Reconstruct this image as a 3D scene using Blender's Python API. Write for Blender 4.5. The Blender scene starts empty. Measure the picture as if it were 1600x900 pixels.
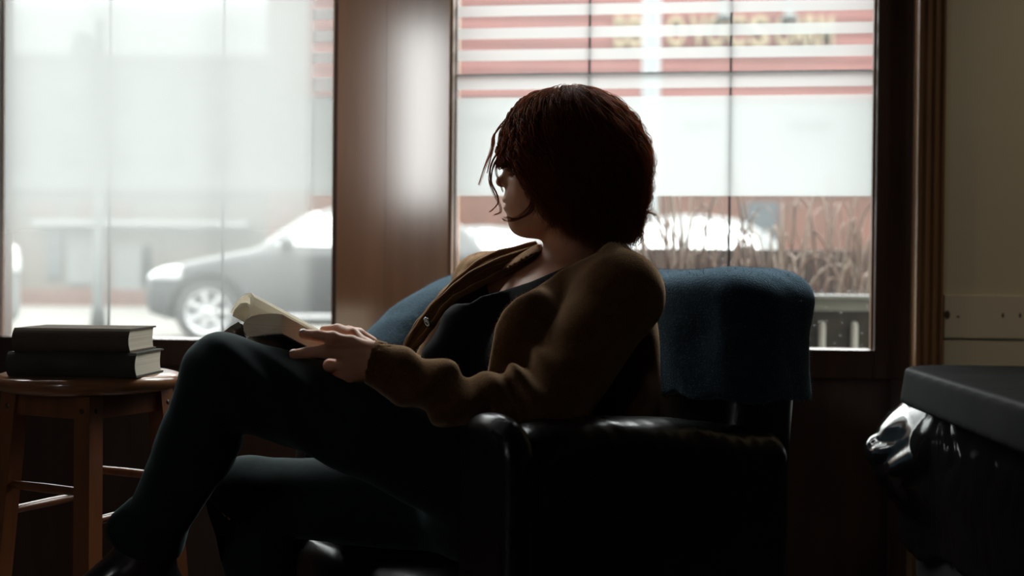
import bpy, bmesh, math, random
import numpy as np
from mathutils import Vector, Matrix
random.seed(7)
RNG = np.random.default_rng(7)
PI = math.pi
SC = bpy.context.scene
COL = SC.collection

# ------------------------------------------------------------------ camera (1600x900 frame, pixels -> points)
EYE, F = 0.90, 1900.0
PITCH = math.atan(20 / F)
ROLL = 0.009
CAM_R = (Matrix.Rotation(PI / 2 - PITCH, 3, 'X') @ Matrix.Rotation(ROLL, 3, 'Z'))
CAM_RN = np.array(CAM_R)
CAM_P = np.array([0.0, 0.0, EYE])

def P(px, py, d):
    """point seen at pixel (px, py) at depth d metres"""
    v = CAM_RN @ np.array([(px - 800) / F, -(py - 450) / F, -1.0]) * d + CAM_P
    return v

def proj(Q):
    """Nx3 world points -> pixel x, y, depth (used to lay out cuts once, when modelling)"""
    L = (np.asarray(Q) - CAM_P) @ CAM_RN
    d = -L[..., 2]
    return 800 + F * L[..., 0] / d, 450 - F * L[..., 1] / d, d

# ------------------------------------------------------------------ materials
def new_mat(name):
    m = bpy.data.materials.new(name)
    m.use_nodes = True
    nt = m.node_tree
    for n in list(nt.nodes):
        nt.nodes.remove(n)
    out = nt.nodes.new('ShaderNodeOutputMaterial')
    return m, nt, out

def nd(nt, kind, **kw):
    n = nt.nodes.new(kind)
    for k, v in kw.items():
        if k in n.inputs.keys():
            n.inputs[k].default_value = v
        else:
            setattr(n, k, v)
    return n

def col(c, a=1.0):
    return (c[0], c[1], c[2], a)

def principled(name, base, base2=None, rough=0.5, scale=8.0, stretch=(1, 1, 1), bump=0.0, bump_scale=60.0,
               metal=0.0, sheen=0.0, sheen_tint=None, coat=0.0, coat_rough=0.1, coat_ior=1.5, sss=0.0, spec=0.5, detail=6.0,
               rough2=None, bump_stretch=None, bump_dist=0.002):
    m, nt, out = new_mat(name)
    b = nd(nt, 'ShaderNodeBsdfPrincipled')
    b.inputs['Roughness'].default_value = rough
    b.inputs['Metallic'].default_value = metal
    b.inputs['Specular IOR Level'].default_value = spec
    nt.links.new(b.outputs[0], out.inputs[0])
    tc = nd(nt, 'ShaderNodeTexCoord')
    mp = nd(nt, 'ShaderNodeMapping')
    mp.inputs['Scale'].default_value = stretch
    nt.links.new(tc.outputs['Object'], mp.inputs[0])
    nz = nd(nt, 'ShaderNodeTexNoise')
    nz.inputs['Scale'].default_value = scale
    nz.inputs['Detail'].default_value = detail
    nt.links.new(mp.outputs[0], nz.inputs[0])
    if base2 is None:
        base2 = tuple(x * 0.75 for x in base)
    mx = nd(nt, 'ShaderNodeMix', data_type='RGBA')
    mx.inputs[6].default_value = col(base)
    mx.inputs[7].default_value = col(base2)
    mr = nd(nt, 'ShaderNodeMapRange')
    mr.inputs[1].default_value = 0.35
    mr.inputs[2].default_value = 0.65
    nt.links.new(nz.outputs[0], mr.inputs[0])
    nt.links.new(mr.outputs[0], mx.inputs[0])
    nt.links.new(mx.outputs[2], b.inputs['Base Color'])
    if rough2 is not None:
        rr = nd(nt, 'ShaderNodeMapRange')
        rr.inputs[1].default_value = 0.35; rr.inputs[2].default_value = 0.65
        rr.inputs[3].default_value = rough; rr.inputs[4].default_value = rough2
        nt.links.new(nz.outputs[0], rr.inputs[0])
        nt.links.new(rr.outputs[0], b.inputs['Roughness'])
    if bump > 0:
        n2 = nd(nt, 'ShaderNodeTexNoise')
        n2.inputs['Scale'].default_value = bump_scale
        n2.inputs['Detail'].default_value = 4.0
        if bump_stretch:
            m2 = nd(nt, 'ShaderNodeMapping')
            m2.inputs['Scale'].default_value = bump_stretch
            nt.links.new(tc.outputs['Object'], m2.inputs[0])
            nt.links.new(m2.outputs[0], n2.inputs[0])
        else:
            nt.links.new(mp.outputs[0], n2.inputs[0])
        bp = nd(nt, 'ShaderNodeBump')
        bp.inputs['Strength'].default_value = bump
        bp.inputs['Distance'].default_value = bump_dist
        nt.links.new(n2.outputs[0], bp.inputs['Height'])
        nt.links.new(bp.outputs[0], b.inputs['Normal'])
    if sheen > 0:
        b.inputs['Sheen Weight'].default_value = sheen
        b.inputs['Sheen Roughness'].default_value = 0.4
        b.inputs['Sheen Tint'].default_value = col(sheen_tint or (1, 1, 1))
    if coat > 0:
        b.inputs['Coat Weight'].default_value = coat
        b.inputs['Coat Roughness'].default_value = coat_rough
        b.inputs['Coat IOR'].default_value = coat_ior
    if sss > 0:
        b.inputs['Subsurface Weight'].default_value = sss
        b.inputs['Subsurface Radius'].default_value = (0.012, 0.005, 0.003)
        b.inputs['Subsurface Scale'].default_value = 1.0
    return m

# ------------------------------------------------------------------ objects
def link(name, me, mat=None, parent=None, smooth=True, mats=None):
    o = bpy.data.objects.new(name, me)
    COL.objects.link(o)
    for mm in (mats or ([mat] if mat else [])):
        me.materials.append(mm)
    if smooth and len(me.polygons):
        me.polygons.foreach_set('use_smooth', [True] * len(me.polygons))
    if parent is not None:
        o.parent = parent
        o.matrix_parent_inverse = parent.matrix_world.inverted()
    return o

def tag(o, label=None, cat=None, group=None, kind=None):
    if label: o['label'] = label
    if cat: o['category'] = cat
    if group: o['group'] = group
    if kind: o['kind'] = kind
    return o

def empty(name, loc=(0, 0, 0), label=None, cat=None, group=None, kind=None):
    o = bpy.data.objects.new(name, None)
    COL.objects.link(o)
    o.location = Vector(loc)
    o.empty_display_size = 0.05
    o.matrix_world = Matrix.Translation(Vector(loc))
    bpy.context.view_layer.update()
    return tag(o, label, cat, group, kind)

def mesh_from(verts, faces, name='m'):
    me = bpy.data.meshes.new(name)
    me.from_pydata([tuple(map(float, v)) for v in verts], [], [tuple(map(int, f)) for f in faces])
    me.update()
    return me

def fast_mesh(V, Fq, name='m'):
    """V (n,3), Fq (m,k) all faces of k corners"""
    me = bpy.data.meshes.new(name)
    V = np.asarray(V, dtype=np.float32); Fq = np.asarray(Fq, dtype=np.int32)
    k = Fq.shape[1]
    me.vertices.add(len(V)); me.vertices.foreach_set('co', V.ravel())
    me.loops.add(Fq.size); me.loops.foreach_set('vertex_index', Fq.ravel())
    me.polygons.add(len(Fq))
    me.polygons.foreach_set('loop_start', np.arange(0, Fq.size, k, dtype=np.int32))
    try:
        me.polygons.foreach_set('loop_total', np.full(len(Fq), k, dtype=np.int32))
    except Exception:
        pass
    me.update(calc_edges=True)
    me.validate()
    return me

def bm_mesh(bm, bevel=0.0, seg=2):
    if bevel > 0:
        es = [e for e in bm.edges if len(e.link_faces) == 2 and e.calc_face_angle(0) > 0.5]
        bmesh.ops.bevel(bm, geom=es, offset=bevel, segments=seg, affect='EDGES', profile=0.6, clamp_overlap=True)
    bmesh.ops.recalc_face_normals(bm, faces=bm.faces)
    me = bpy.data.meshes.new('m')
    bm.to_mesh(me); bm.free()
    return me

def add_box(bm, c, size, M=None):
    """box centred at c, size full extents, optional 4x4 matrix after"""
    mt = Matrix.Translation(Vector(c)) @ Matrix.Diagonal(Vector((size[0], size[1], size[2], 1)))
    if M is not None: mt = M @ mt
    bmesh.ops.create_cube(bm, size=1.0, matrix=mt)

def box_obj(name, lo, hi, mat, parent=None, M=None, bevel=0.002, seg=2, smooth=False):
    bm = bmesh.new()
    c = [(a + b) / 2 for a, b in zip(lo, hi)]; s = [abs(b - a) for a, b in zip(lo, hi)]
    add_box(bm, c, s)
    me = bm_mesh(bm, bevel, seg)
    if M is not None: me.transform(M)
    return link(name, me, mat, parent, smooth=smooth)

def prism(pts, y0, y1, bevel=0.0, seg=2):
    """pts (x,z) polygon extruded along y"""
    bm = bmesh.new()
    a = [bm.verts.new((x, y0, z)) for x, z in pts]
    b = [bm.verts.new((x, y1, z)) for x, z in pts]
    bm.faces.new(a); bm.faces.new(b[::-1])
    n = len(pts)
    for i in range(n):
        bm.faces.new((a[i], b[i], b[(i + 1) % n], a[(i + 1) % n]))
    return bm_mesh(bm, bevel, seg)

def lathe(prof, n=48):
    V = []; Fc = []
    for r, z in prof:
        for k in range(n):
            t = 2 * PI * k / n
            V.append((r * math.cos(t), r * math.sin(t), z))
    m = len(prof)
    for i in range(m - 1):
        for k in range(n):
            k2 = (k + 1) % n
            Fc.append((i * n + k, i * n + k2, (i + 1) * n + k2, (i + 1) * n + k))
    V = list(V)
    if prof[0][0] > 1e-6: Fc.append(tuple(range(n))[::-1])
    if prof[-1][0] > 1e-6: Fc.append(tuple((m - 1) * n + k for k in range(n)))
    me = mesh_from(V, Fc)
    bm = bmesh.new(); bm.from_mesh(me)
    bmesh.ops.remove_doubles(bm, verts=bm.verts, dist=1e-6)
    bmesh.ops.recalc_face_normals(bm, faces=bm.faces)
    bm.to_mesh(me); bm.free()
    return me

def tubes_mesh(paths, radii, sides=6, flat=None):
    """list of (n,3) arrays with per point radii -> one mesh of capped tubes"""
    Vs = []; Fs = []; base = 0
    for pts, rad in zip(paths, radii):
        pts = np.asarray(pts, float); n = len(pts)
        rad = np.broadcast_to(np.asarray(rad, float), (n,))
        T = np.gradient(pts, axis=0)
        T /= np.linalg.norm(T, axis=1)[:, None] + 1e-12
        up = np.array([0, 0, 1.0]) if abs(T[0][2]) < 0.9 else np.array([1.0, 0, 0])
        A = np.cross(T, up); A /= np.linalg.norm(A, axis=1)[:, None] + 1e-12
        B = np.cross(T, A)
        for k in range(sides):
            t = 2 * PI * k / sides
            Vs.append(pts + rad[:, None] * (math.cos(t) * A + math.sin(t) * B))
        # order: side-major
        idx = base + np.arange(sides * n).reshape(sides, n)
        nx = np.roll(idx, -1, axis=0)
        q = np.stack([idx[:, :-1], nx[:, :-1], nx[:, 1:], idx[:, 1:]], -1).reshape(-1, 4)
        Fs.append(q)
        base += sides * n
    return fast_mesh(np.concatenate(Vs), np.concatenate(Fs))

def catmull(pts, n=8):
    pts = [np.asarray(p, float) for p in pts]
    pp = [2 * pts[0] - pts[1]] + pts + [2 * pts[-1] - pts[-2]]
    out = []
    for i in range(1, len(pp) - 2):
        p0, p1, p2, p3 = pp[i - 1:i + 3]
        for k in range(n):
            t = k / n
            out.append(0.5 * ((2 * p1) + (-p0 + p2) * t + (2 * p0 - 5 * p1 + 4 * p2 - p3) * t * t + (-p0 + 3 * p1 - 3 * p2 + p3) * t ** 3))
    out.append(pts[-1])
    return np.array(out)

# ------------------------------------------------------------------ signed distance modelling
def s_min(a, b, k):
    h = np.clip(0.5 + 0.5 * (b - a) / k, 0, 1)
    return b * (1 - h) + a * h - k * h * (1 - h)
def s_max(a, b, k):
    return -s_min(-a, -b, k)
def capsule(Q, a, b, ra, rb=None):
    rb = ra if rb is None else rb
    a = np.asarray(a, float); b = np.asarray(b, float)
    ab = b - a
    t = np.clip(((Q - a) @ ab) / (ab @ ab), 0, 1)
    return np.linalg.norm(Q - a - t[:, None] * ab, axis=1) - (ra + (rb - ra) * t)
def chain(Q, pts, radii, k=0.01):
    d = None
    for i in range(len(pts) - 1):
        e = capsule(Q, pts[i], pts[i + 1], radii[i], radii[i + 1])
        d = e if d is None else (s_min(d, e, k) if k > 0 else np.minimum(d, e))
    return d
def ball(Q, c, r):
    return np.linalg.norm(Q - np.asarray(c), axis=1) - r
def ellip(Q, c, r, R=None):
    """R rows are the axes"""
    p = Q - np.asarray(c)
    if R is not None: p = p @ np.asarray(R).T
    r = np.asarray(r, float)
    k0 = np.linalg.norm(p / r, axis=1)
    k1 = np.linalg.norm(p / (r * r), axis=1)
    return k0 * (k0 - 1.0) / (k1 + 1e-9)
def rbox(Q, c, h, r, R=None):
    """rounded box, half sizes h"""
    p = Q - np.asarray(c)
    if R is not None: p = p @ np.asarray(R).T
    q = np.abs(p) - (np.asarray(h, float) - r)
    return np.linalg.norm(np.maximum(q, 0), axis=1) + np.minimum(q.max(axis=1), 0) - r
def nz3(Q, s, seed=0):
    """smooth cheap pseudo noise in -1..1"""
    x, y, z = Q[:, 0] * s, Q[:, 1] * s, Q[:, 2] * s
    a = seed * 1.7
    return (np.sin(x * 1.0 + 1.3 * np.sin(y * 0.9 + a) + a) * np.cos(y * 1.1 + 1.1 * np.sin(z * 1.2 + a)) +
            0.6 * np.sin(z * 1.9 + 1.7 * np.sin(x * 1.6 + 2 * a)) * np.cos(x * 2.1 + y * 1.3 + a)) / 1.6

def iso(f, lo, hi, h, lip=1.35, B=8):
    """naive surface nets over sparse blocks; returns a mesh"""
    lo = np.asarray(lo, float); hi = np.asarray(hi, float)
    nb = np.ceil((hi - lo) / (h * B)).astype(int) + 1
    g = np.stack(np.meshgrid(*[np.arange(n) for n in nb], indexing='ij'), -1).reshape(-1, 3)
    cen = lo + (g + 0.5) * h * B
    fv = f(cen)
    act = g[np.abs(fv) < h * B * 0.87 * lip + h]
    N = (nb * B + 2).astype(np.int64)
    def key(ix):
        return (ix[..., 0] * N[1] + ix[..., 1]) * N[2] + ix[..., 2]
    cl = np.stack(np.meshgrid(*[np.arange(B + 1)] * 3, indexing='ij'), -1).reshape(-1, 3)
    corners = (act[:, None, :] * B + cl[None]).reshape(-1, 3).astype(np.int64)
    kk = np.unique(key(corners))
    ci = np.stack([kk // (N[1] * N[2]), (kk // N[2]) % N[1], kk % N[2]], -1)
    pos = lo + ci * h
    val = np.empty(len(pos))
    for s in range(0, len(pos), 400000):
        val[s:s + 400000] = f(pos[s:s + 400000])
    # cells
    c8 = np.stack(np.meshgrid(*[np.arange(B)] * 3, indexing='ij'), -1).reshape(-1, 3)
    cells = (act[:, None, :] * B + c8[None]).reshape(-1, 3).astype(np.int64)
    off = np.array([[i, j, k] for i in (0, 1) for j in (0, 1) for k in (0, 1)])
    cv = np.empty((len(cells), 8), dtype=np.float64)
    for i in range(8):
        cv[:, i] = val[np.searchsorted(kk, key(cells + off[i]))]
    ins = cv < 0
    m = ins.any(1) & ~ins.all(1)
    cells = cells[m]; cv = cv[m]
    edges = [(0, 1), (2, 3), (4, 5), (6, 7), (0, 2), (1, 3), (4, 6), (5, 7), (0, 4), (1, 5), (2, 6), (3, 7)]
    acc = np.zeros((len(cells), 3)); cnt = np.zeros(len(cells))
    for a, b in edges:
        va, vb = cv[:, a], cv[:, b]
        x = (va < 0) != (vb < 0)
        t = np.where(x, va / np.where(x, va - vb, 1), 0)
        p = off[a] + t[:, None] * (off[b] - off[a])
        acc += np.where(x[:, None], p, 0); cnt += x
    V = lo + (cells + acc / cnt[:, None]) * h
    ck = key(cells); order = np.argsort(ck); cks = ck[order]
    def vid(ix):
        k = key(ix); j = np.searchsorted(cks, k); j = np.clip(j, 0, len(cks) - 1)
        return np.where(cks[j] == k, order[j], -1)
    Fq = []
    for ax, (ca, cb), (u, v) in ((0, (0, 4), (1, 2)), (1, (0, 2), (2, 0)), (2, (0, 1), (0, 1))):
        va, vb = cv[:, 0], cv[:, cb]
        x = (va < 0) != (vb < 0)
        c = cells[x]; s = va[x] < 0
        du = np.zeros(3, int); du[u] = 1; dv = np.zeros(3, int); dv[v] = 1
        q = np.stack([vid(c), vid(c - du), vid(c - du - dv), vid(c - dv)], -1)
        ok = (q >= 0).all(1)
        q = q[ok]; s = s[ok]
        q = np.where(s[:, None], q, q[:, ::-1])
        Fq.append(q)
    Fq = np.concatenate(Fq)
    return fast_mesh(V, Fq)
# ------------------------------------------------------------------ materials of the room
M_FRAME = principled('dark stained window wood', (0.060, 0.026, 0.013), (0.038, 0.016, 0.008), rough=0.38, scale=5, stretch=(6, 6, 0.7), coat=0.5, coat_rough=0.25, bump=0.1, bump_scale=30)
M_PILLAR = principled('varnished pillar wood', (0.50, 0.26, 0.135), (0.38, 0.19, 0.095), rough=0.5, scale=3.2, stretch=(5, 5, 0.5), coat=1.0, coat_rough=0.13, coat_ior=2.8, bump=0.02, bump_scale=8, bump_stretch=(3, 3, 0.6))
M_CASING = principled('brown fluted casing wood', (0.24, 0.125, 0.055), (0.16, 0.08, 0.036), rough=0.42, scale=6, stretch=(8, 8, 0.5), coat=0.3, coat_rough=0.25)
M_CREAM = principled('cream painted board', (0.60, 0.535, 0.40), (0.56, 0.49, 0.365), rough=0.45, scale=3, bump=0.05, bump_scale=25)
M_FLOOR = principled('dark plank floor', (0.05, 0.028, 0.018), (0.03, 0.017, 0.011), rough=0.4, scale=4, stretch=(1, 8, 1))
M_CEIL = principled('dark ceiling', (0.07, 0.055, 0.042), (0.06, 0.045, 0.035), rough=0.8)
M_WALL = principled('dark painted room wall', (0.06, 0.045, 0.035), (0.045, 0.035, 0.028), rough=0.8)
M_LEAD = principled('black lead came', (0.02, 0.02, 0.022), rough=0.45, metal=0.3)

# ------------------------------------------------------------------ the window wall: a plane turned a little, its right end nearer
WM = 0.129; WY0 = 3.05
WL = math.hypot(1, WM)
W_E = np.array([1 / WL, -WM / WL, 0]); W_O = np.array([WM / WL, 1 / WL, 0])
W_ORG = np.array([0, WY0, 0.0])
MW = Matrix(((W_E[0], W_O[0], 0, 0), (W_E[1], W_O[1], 0, WY0), (0, 0, 1, 0), (0, 0, 0, 1)))
def wloc(px, py, y=0.0):
    """wall coordinates (s, z) of the point seen at a pixel on the plane y (positive = outside)"""
    r = P(px, py, 1.0) - CAM_P
    n = W_O
    t = ((W_ORG + n * y - CAM_P) @ n) / (r @ n)
    q = CAM_P + r * t - W_ORG
    return q @ W_E, q[2]
def wbox(name, s0, s1, y0, y1, z0, z1, mat, parent=None, bevel=0.002, seg=2):
    return box_obj(name, (s0, y0, z0), (s1, y1, z1), mat, parent, M=MW, bevel=bevel, seg=seg)
def structure(o, label=None):
    return tag(o, label, kind='structure')

Z_TOP = 2.45
SL0 = wloc(6, 400)[0]; SL1 = wloc(523.5, 400)[0]
SR0 = wloc(711, 400)[0]; SR1 = wloc(1364, 400)[0]
ZB = wloc(1300, 545)[1]            # bottom of the glass
ZC = 2.75
S_MIN, S_MAX = -3.3, 2.6

# lower panelling and upper wall
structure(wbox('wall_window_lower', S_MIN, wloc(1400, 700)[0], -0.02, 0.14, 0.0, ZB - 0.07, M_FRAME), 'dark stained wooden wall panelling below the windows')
structure(wbox('wall_window_upper', S_MIN, S_MAX, -0.02, 0.14, Z_TOP + 0.06, ZC, M_WALL), 'wall above the windows')
sP0, sP1 = wloc(525, 430, -0.05)[0], wloc(704, 430, -0.05)[0]
# pillar between the two windows: a flat varnished board with two narrower boards meeting in a seam
t = empty('pillar', tuple(MW @ Vector(((sP0 + sP1) / 2, 0.03, 0))), 'broad varnished brown wooden pillar between the two windows', kind='structure')
seam = wloc(601, 430, -0.05)[0]
wbox('panel_board', sP0, seam - 0.0002, -0.0482, 0.12, 0.0, Z_TOP + 0.1, M_PILLAR, t, bevel=0)
wbox('panel_board', seam + 0.0003, sP1 - 0.008, -0.048, 0.12, 0.0, Z_TOP + 0.1, M_PILLAR, t, bevel=0)
wbox('edge_strip', sP1 - 0.008, sP1 + 0.002, -0.052, 0.0, 0.0, Z_TOP + 0.1, M_CASING, t, bevel=0.003)
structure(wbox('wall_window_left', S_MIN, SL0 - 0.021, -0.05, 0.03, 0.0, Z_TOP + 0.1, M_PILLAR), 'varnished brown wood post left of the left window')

# cream wall to the right with its chair rail
sC0 = wloc(1432, 300, -0.09)[0]; sC1 = wloc(1478, 300, -0.09)[0]
structure(wbox('wall_window_right', sC0 + 0.01, S_MAX, -0.040, 0.14, 0.0, ZC, M_CREAM), 'cream painted wall right of the window')
sr = wloc(1475, 500, -0.052)[0]
zr1 = wloc(1540, 461, -0.052)[1]; zr0 = wloc(1540, 529, -0.052)[1]
mrail, nt, out = new_mat('cream rail with nail holes')
b = nd(nt, 'ShaderNodeBsdfPrincipled'); b.inputs['Roughness'].default_value = 0.45
nt.links.new(b.outputs[0], out.inputs[0])
tc = nd(nt, 'ShaderNodeTexCoord')
prev = None
def spot_factor(nt, tc, c, rx, rz):
    """1 inside an elliptical mark at (s, z) of the object's own coordinates"""
    mp = nd(nt, 'ShaderNodeMapping', vector_type='POINT')
    mp.inputs['Location'].default_value = (-c[0] / rx, -c[1] * 0, -c[2] / rz)
    mp.inputs['Scale'].default_value = (1 / rx, 0, 1 / rz)
    nt.links.new(tc.outputs['Object'], mp.inputs[0])
    ln = nd(nt, 'ShaderNodeVectorMath', operation='LENGTH'); nt.links.new(mp.outputs[0], ln.inputs[0])
    mr = nd(nt, 'ShaderNodeMapRange'); mr.inputs[1].default_value = 0.8; mr.inputs[2].default_value = 1.1
    mr.inputs[3].default_value = 1; mr.inputs[4].default_value = 0
    nt.links.new(ln.outputs['Value'], mr.inputs[0])
    return mr.outputs[0]
spots = [(1480, 492, 0.007, 0.011), (1567, 493, 0.003, 0.006), (1594, 493, 0.003, 0.006), (1497, 495, 0.004, 0.003)]
tot = None
for (px, py, rx, rz) in spots:
    s_, z_ = wloc(px, py, -0.052)
    wq = MW @ Vector((s_, -0.052, z_))
    f_ = spot_factor(nt, tc, (wq.x, 0, wq.z), rx, rz)
    if tot is None: tot = f_
    else:
        a_ = nd(nt, 'ShaderNodeMath', operation='MAXIMUM'); nt.links.new(tot, a_.inputs[0]); nt.links.new(f_, a_.inputs[1]); tot = a_.outputs[0]
mx = nd(nt, 'ShaderNodeMix', data_type='RGBA'); mx.inputs[6].default_value = (0.62, 0.55, 0.42, 1); mx.inputs[7].default_value = (0.05, 0.03, 0.02, 1)
nt.links.new(tot, mx.inputs[0]); nt.links.new(mx.outputs[2], b.inputs['Base Color'])
structure(wbox('trim_1', sr, S_MAX, -0.052, -0.038, zr0, zr1, mrail, bevel=0.0025), 'cream horizontal rail board with small nail holes')
structure(wbox('trim_2', sr, S_MAX, -0.0465, -0.038, 0.0, zr0 - 0.004, M_CREAM, bevel=0.0025), 'cream board below the rail')

# fluted casing at the right of the window
t = empty('trim_3', tuple(MW @ Vector(((sC0 + sC1) / 2, -0.05, 0))), 'fluted brown wooden window casing', kind='structure')
wbox('jamb_board', wloc(1400, 700)[0] - 0.02, sC0 + 0.009, -0.028, 0.14, 0.0, Z_TOP + 0.12, M_FRAME, t)
pts = []
w = sC1 - sC0
prof = [(0, -0.02), (0, -0.085), (0.04, -0.090), (0.12, -0.090), (0.16, -0.084), (0.22, -0.080), (0.30, -0.084), (0.34, -0.088), (0.42, -0.088), (0.46, -0.082),
        (0.52, -0.079), (0.58, -0.082), (0.62, -0.087), (0.70, -0.087), (0.74, -0.080), (0.80, -0.077), (0.86, -0.080), (0.90, -0.084), (0.97, -0.084), (1.0, -0.078), (1.0, -0.02)]
V = []; Fc = []
n = len(prof)
for z in (0.0, Z_TOP + 0.12):
    for a, y in prof: V.append((sC0 + a * w, y, z))
for i in range(n - 1): Fc.append((i, i + 1, n + i + 1, n + i))
Fc.append(tuple(range(n))[::-1]); Fc.append(tuple(n + i for i in range(n)))
me = mesh_from(V, Fc); me.transform(MW)
link('casing_moulding', me, M_CASING, t, smooth=False)

# ------------------------------------------------------------------ windows
def glass_mat():
    m, nt, out = new_mat('window glass with specks and painted haze')
    tr = nd(nt, 'ShaderNodeBsdfTransparent'); tr.inputs[0].default_value = (0.97, 0.985, 0.98, 1)
    gl = nd(nt, 'ShaderNodeBsdfGlossy'); gl.inputs['Roughness'].default_value = 0.02
    lw_ = nd(nt, 'ShaderNodeLayerWeight'); pw_ = nd(nt, 'ShaderNodeMath', operation='POWER'); pw_.inputs[1].default_value = 5.0
    nt.links.new(lw_.outputs['Facing'], pw_.inputs[0]); fr = nd(nt, 'ShaderNodeMapRange'); fr.inputs[3].default_value = 0.02; fr.inputs[4].default_value = 0.8; nt.links.new(pw_.outputs[0], fr.inputs[0])
    m1 = nd(nt, 'ShaderNodeMixShader')
    nt.links.new(fr.outputs[0], m1.inputs[0]); nt.links.new(tr.outputs[0], m1.inputs[1]); nt.links.new(gl.outputs[0], m1.inputs[2])
    tl = nd(nt, 'ShaderNodeBsdfTranslucent'); tl.inputs[0].default_value = (0.23, 0.24, 0.235, 1)
    tc = nd(nt, 'ShaderNodeTexCoord')
    mp = nd(nt, 'ShaderNodeMapping'); mp.inputs['Scale'].default_value = (1, 1, 1)
    nt.links.new(tc.outputs['Object'], mp.inputs[0])
    n1 = nd(nt, 'ShaderNodeTexNoise'); n1.inputs['Scale'].default_value = 2.2; n1.inputs['Detail'].default_value = 5
    nt.links.new(mp.outputs[0], n1.inputs[0])
    mr = nd(nt, 'ShaderNodeMapRange'); mr.inputs[1].default_value = 0.35; mr.inputs[2].default_value = 0.7
    mr.inputs[3].default_value = 0.75; mr.inputs[4].default_value = 1.25
    nt.links.new(n1.outputs[0], mr.inputs[0])
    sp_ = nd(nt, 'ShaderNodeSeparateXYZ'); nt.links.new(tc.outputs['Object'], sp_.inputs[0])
    hz = nd(nt, 'ShaderNodeMapRange'); hz.inputs[1].default_value = 0.93; hz.inputs[2].default_value = 1.25; hz.inputs[3].default_value = 0.006; hz.inputs[4].default_value = 0.075  # bright haze painted into the glass as a pale veil, stronger higher up
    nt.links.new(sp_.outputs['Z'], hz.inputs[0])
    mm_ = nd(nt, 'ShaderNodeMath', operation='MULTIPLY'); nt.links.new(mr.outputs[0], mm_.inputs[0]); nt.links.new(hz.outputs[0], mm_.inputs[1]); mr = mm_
    # dried specks
    vo = nd(nt, 'ShaderNodeTexVoronoi'); vo.inputs['Scale'].default_value = 55
    nt.links.new(mp.outputs[0], vo.inputs[0])
    sp = nd(nt, 'ShaderNodeMapRange'); sp.inputs[1].default_value = 0.06; sp.inputs[2].default_value = 0.12; sp.inputs[3].default_value = 0.35; sp.inputs[4].default_value = 0.0
    nt.links.new(vo.outputs['Distance'], sp.inputs[0])
    ad = nd(nt, 'ShaderNodeMath', operation='MAXIMUM'); nt.links.new(mr.outputs[0], ad.inputs[0]); nt.links.new(sp.outputs[0], ad.inputs[1])
    m2 = nd(nt, 'ShaderNodeMixShader')
    nt.links.new(ad.outputs[0], m2.inputs[0]); nt.links.new(m1.outputs[0], m2.inputs[1]); nt.links.new(tl.outputs[0], m2.inputs[2])
    nt.links.new(m2.outputs[0], out.inputs[0])
    return m
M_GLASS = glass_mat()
def film_mat():
    m, nt, out = new_mat('frosted privacy film')
    tr = nd(nt, 'ShaderNodeBsdfTransparent'); tr.inputs[0].default_value = (0.95, 0.97, 0.97, 1)
    tl = nd(nt, 'ShaderNodeBsdfTranslucent'); tl.inputs[0].default_value = (0.285, 0.292, 0.292, 1)
    mix = nd(nt, 'ShaderNodeMixShader'); mix.inputs[0].default_value = 0.74
    nt.links.new(tr.outputs[0], mix.inputs[1]); nt.links.new(tl.outputs[0], mix.inputs[2])
    nt.links.new(mix.outputs[0], out.inputs[0])
    return m
M_FILM = film_mat()

def quads(rects, y):
    V = []; Fc = []
    for (a, b, c, d) in rects:
        i = len(V)
        V += [(a, y, c), (b, y, c), (b, y, d), (a, y, d)]
        Fc.append((i, i + 1, i + 2, i + 3))
    me = mesh_from(V, Fc); me.transform(MW)
    return me

# heights of the frosted bands, read on the right window
zz = lambda py: wloc(720, py, 0.0)[1]
bands = [(153.5, 306), (118.5, 141), (79, 96), (45, 62), (10, 27)]
z_bands = [(zz(b), zz(a)) for a, b in bands]

def make_window(name, s0, s1, bars, label, glare=False, left=False):
    t = empty(name, tuple(MW @ Vector(((s0 + s1) / 2, 0.0, ZB))), label, kind='structure')
    y0, y1 = -0.030, 0.045
    # sash frame: four rails with a raised inner bead
    wl = 0.020 if left else 0.010
    wr = 0.010 if left else 0.105
    for k, (a, b, c, d, nm) in enumerate([(s0 - wl, s0, ZB, Z_TOP, 'stile'), (s1, s1 + wr, ZB - 0.07, Z_TOP + 0.06, 'stile'),
                                          (s0 - wl, s1 + 0.0, ZB - 0.07, ZB, 'bottom_rail'), (s0 - wl, s1, Z_TOP, Z_TOP + 0.06, 'top_rail')]):
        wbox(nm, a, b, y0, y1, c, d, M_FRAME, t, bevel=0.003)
    bead = 0.006
    mb = M_CASING
    wbox('glazing_bead', s1 - bead, s1, -0.012, -0.004, ZB, Z_TOP, mb, t, bevel=0.002)
    wbox('glazing_bead', s0, s0 + bead * 0.4, -0.012, -0.004, ZB, Z_TOP, mb, t, bevel=0.001)
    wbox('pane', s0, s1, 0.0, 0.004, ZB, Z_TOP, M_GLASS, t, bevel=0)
    link('frosted_film', quads([((wloc(487, 200)[0] if left else s0 + 0.003), s1 - 0.003, a, b) for i, (a, b) in enumerate(z_bands)], -0.0012), M_FILM, t, smooth=False)
    zb = wloc(1143, 113, 0.006)[1]
    bw = 0.0030
    by = 0.036 if left else 0.0045
    for px, py in bars:
        s = wloc(px, py, by)[0]
        wbox('glazing_bar', s - bw, s + bw, by, by + 0.004, ZB, Z_TOP, M_LEAD, t, bevel=0.0008)
    for z in (zb, zb + 0.36, zb + 0.72):
        if z < Z_TOP and not left: wbox('glazing_bar', s0, s1, by - 0.0002, by + 0.0044, z - bw, z + bw, M_LEAD, t, bevel=0.0008)
    return t
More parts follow.
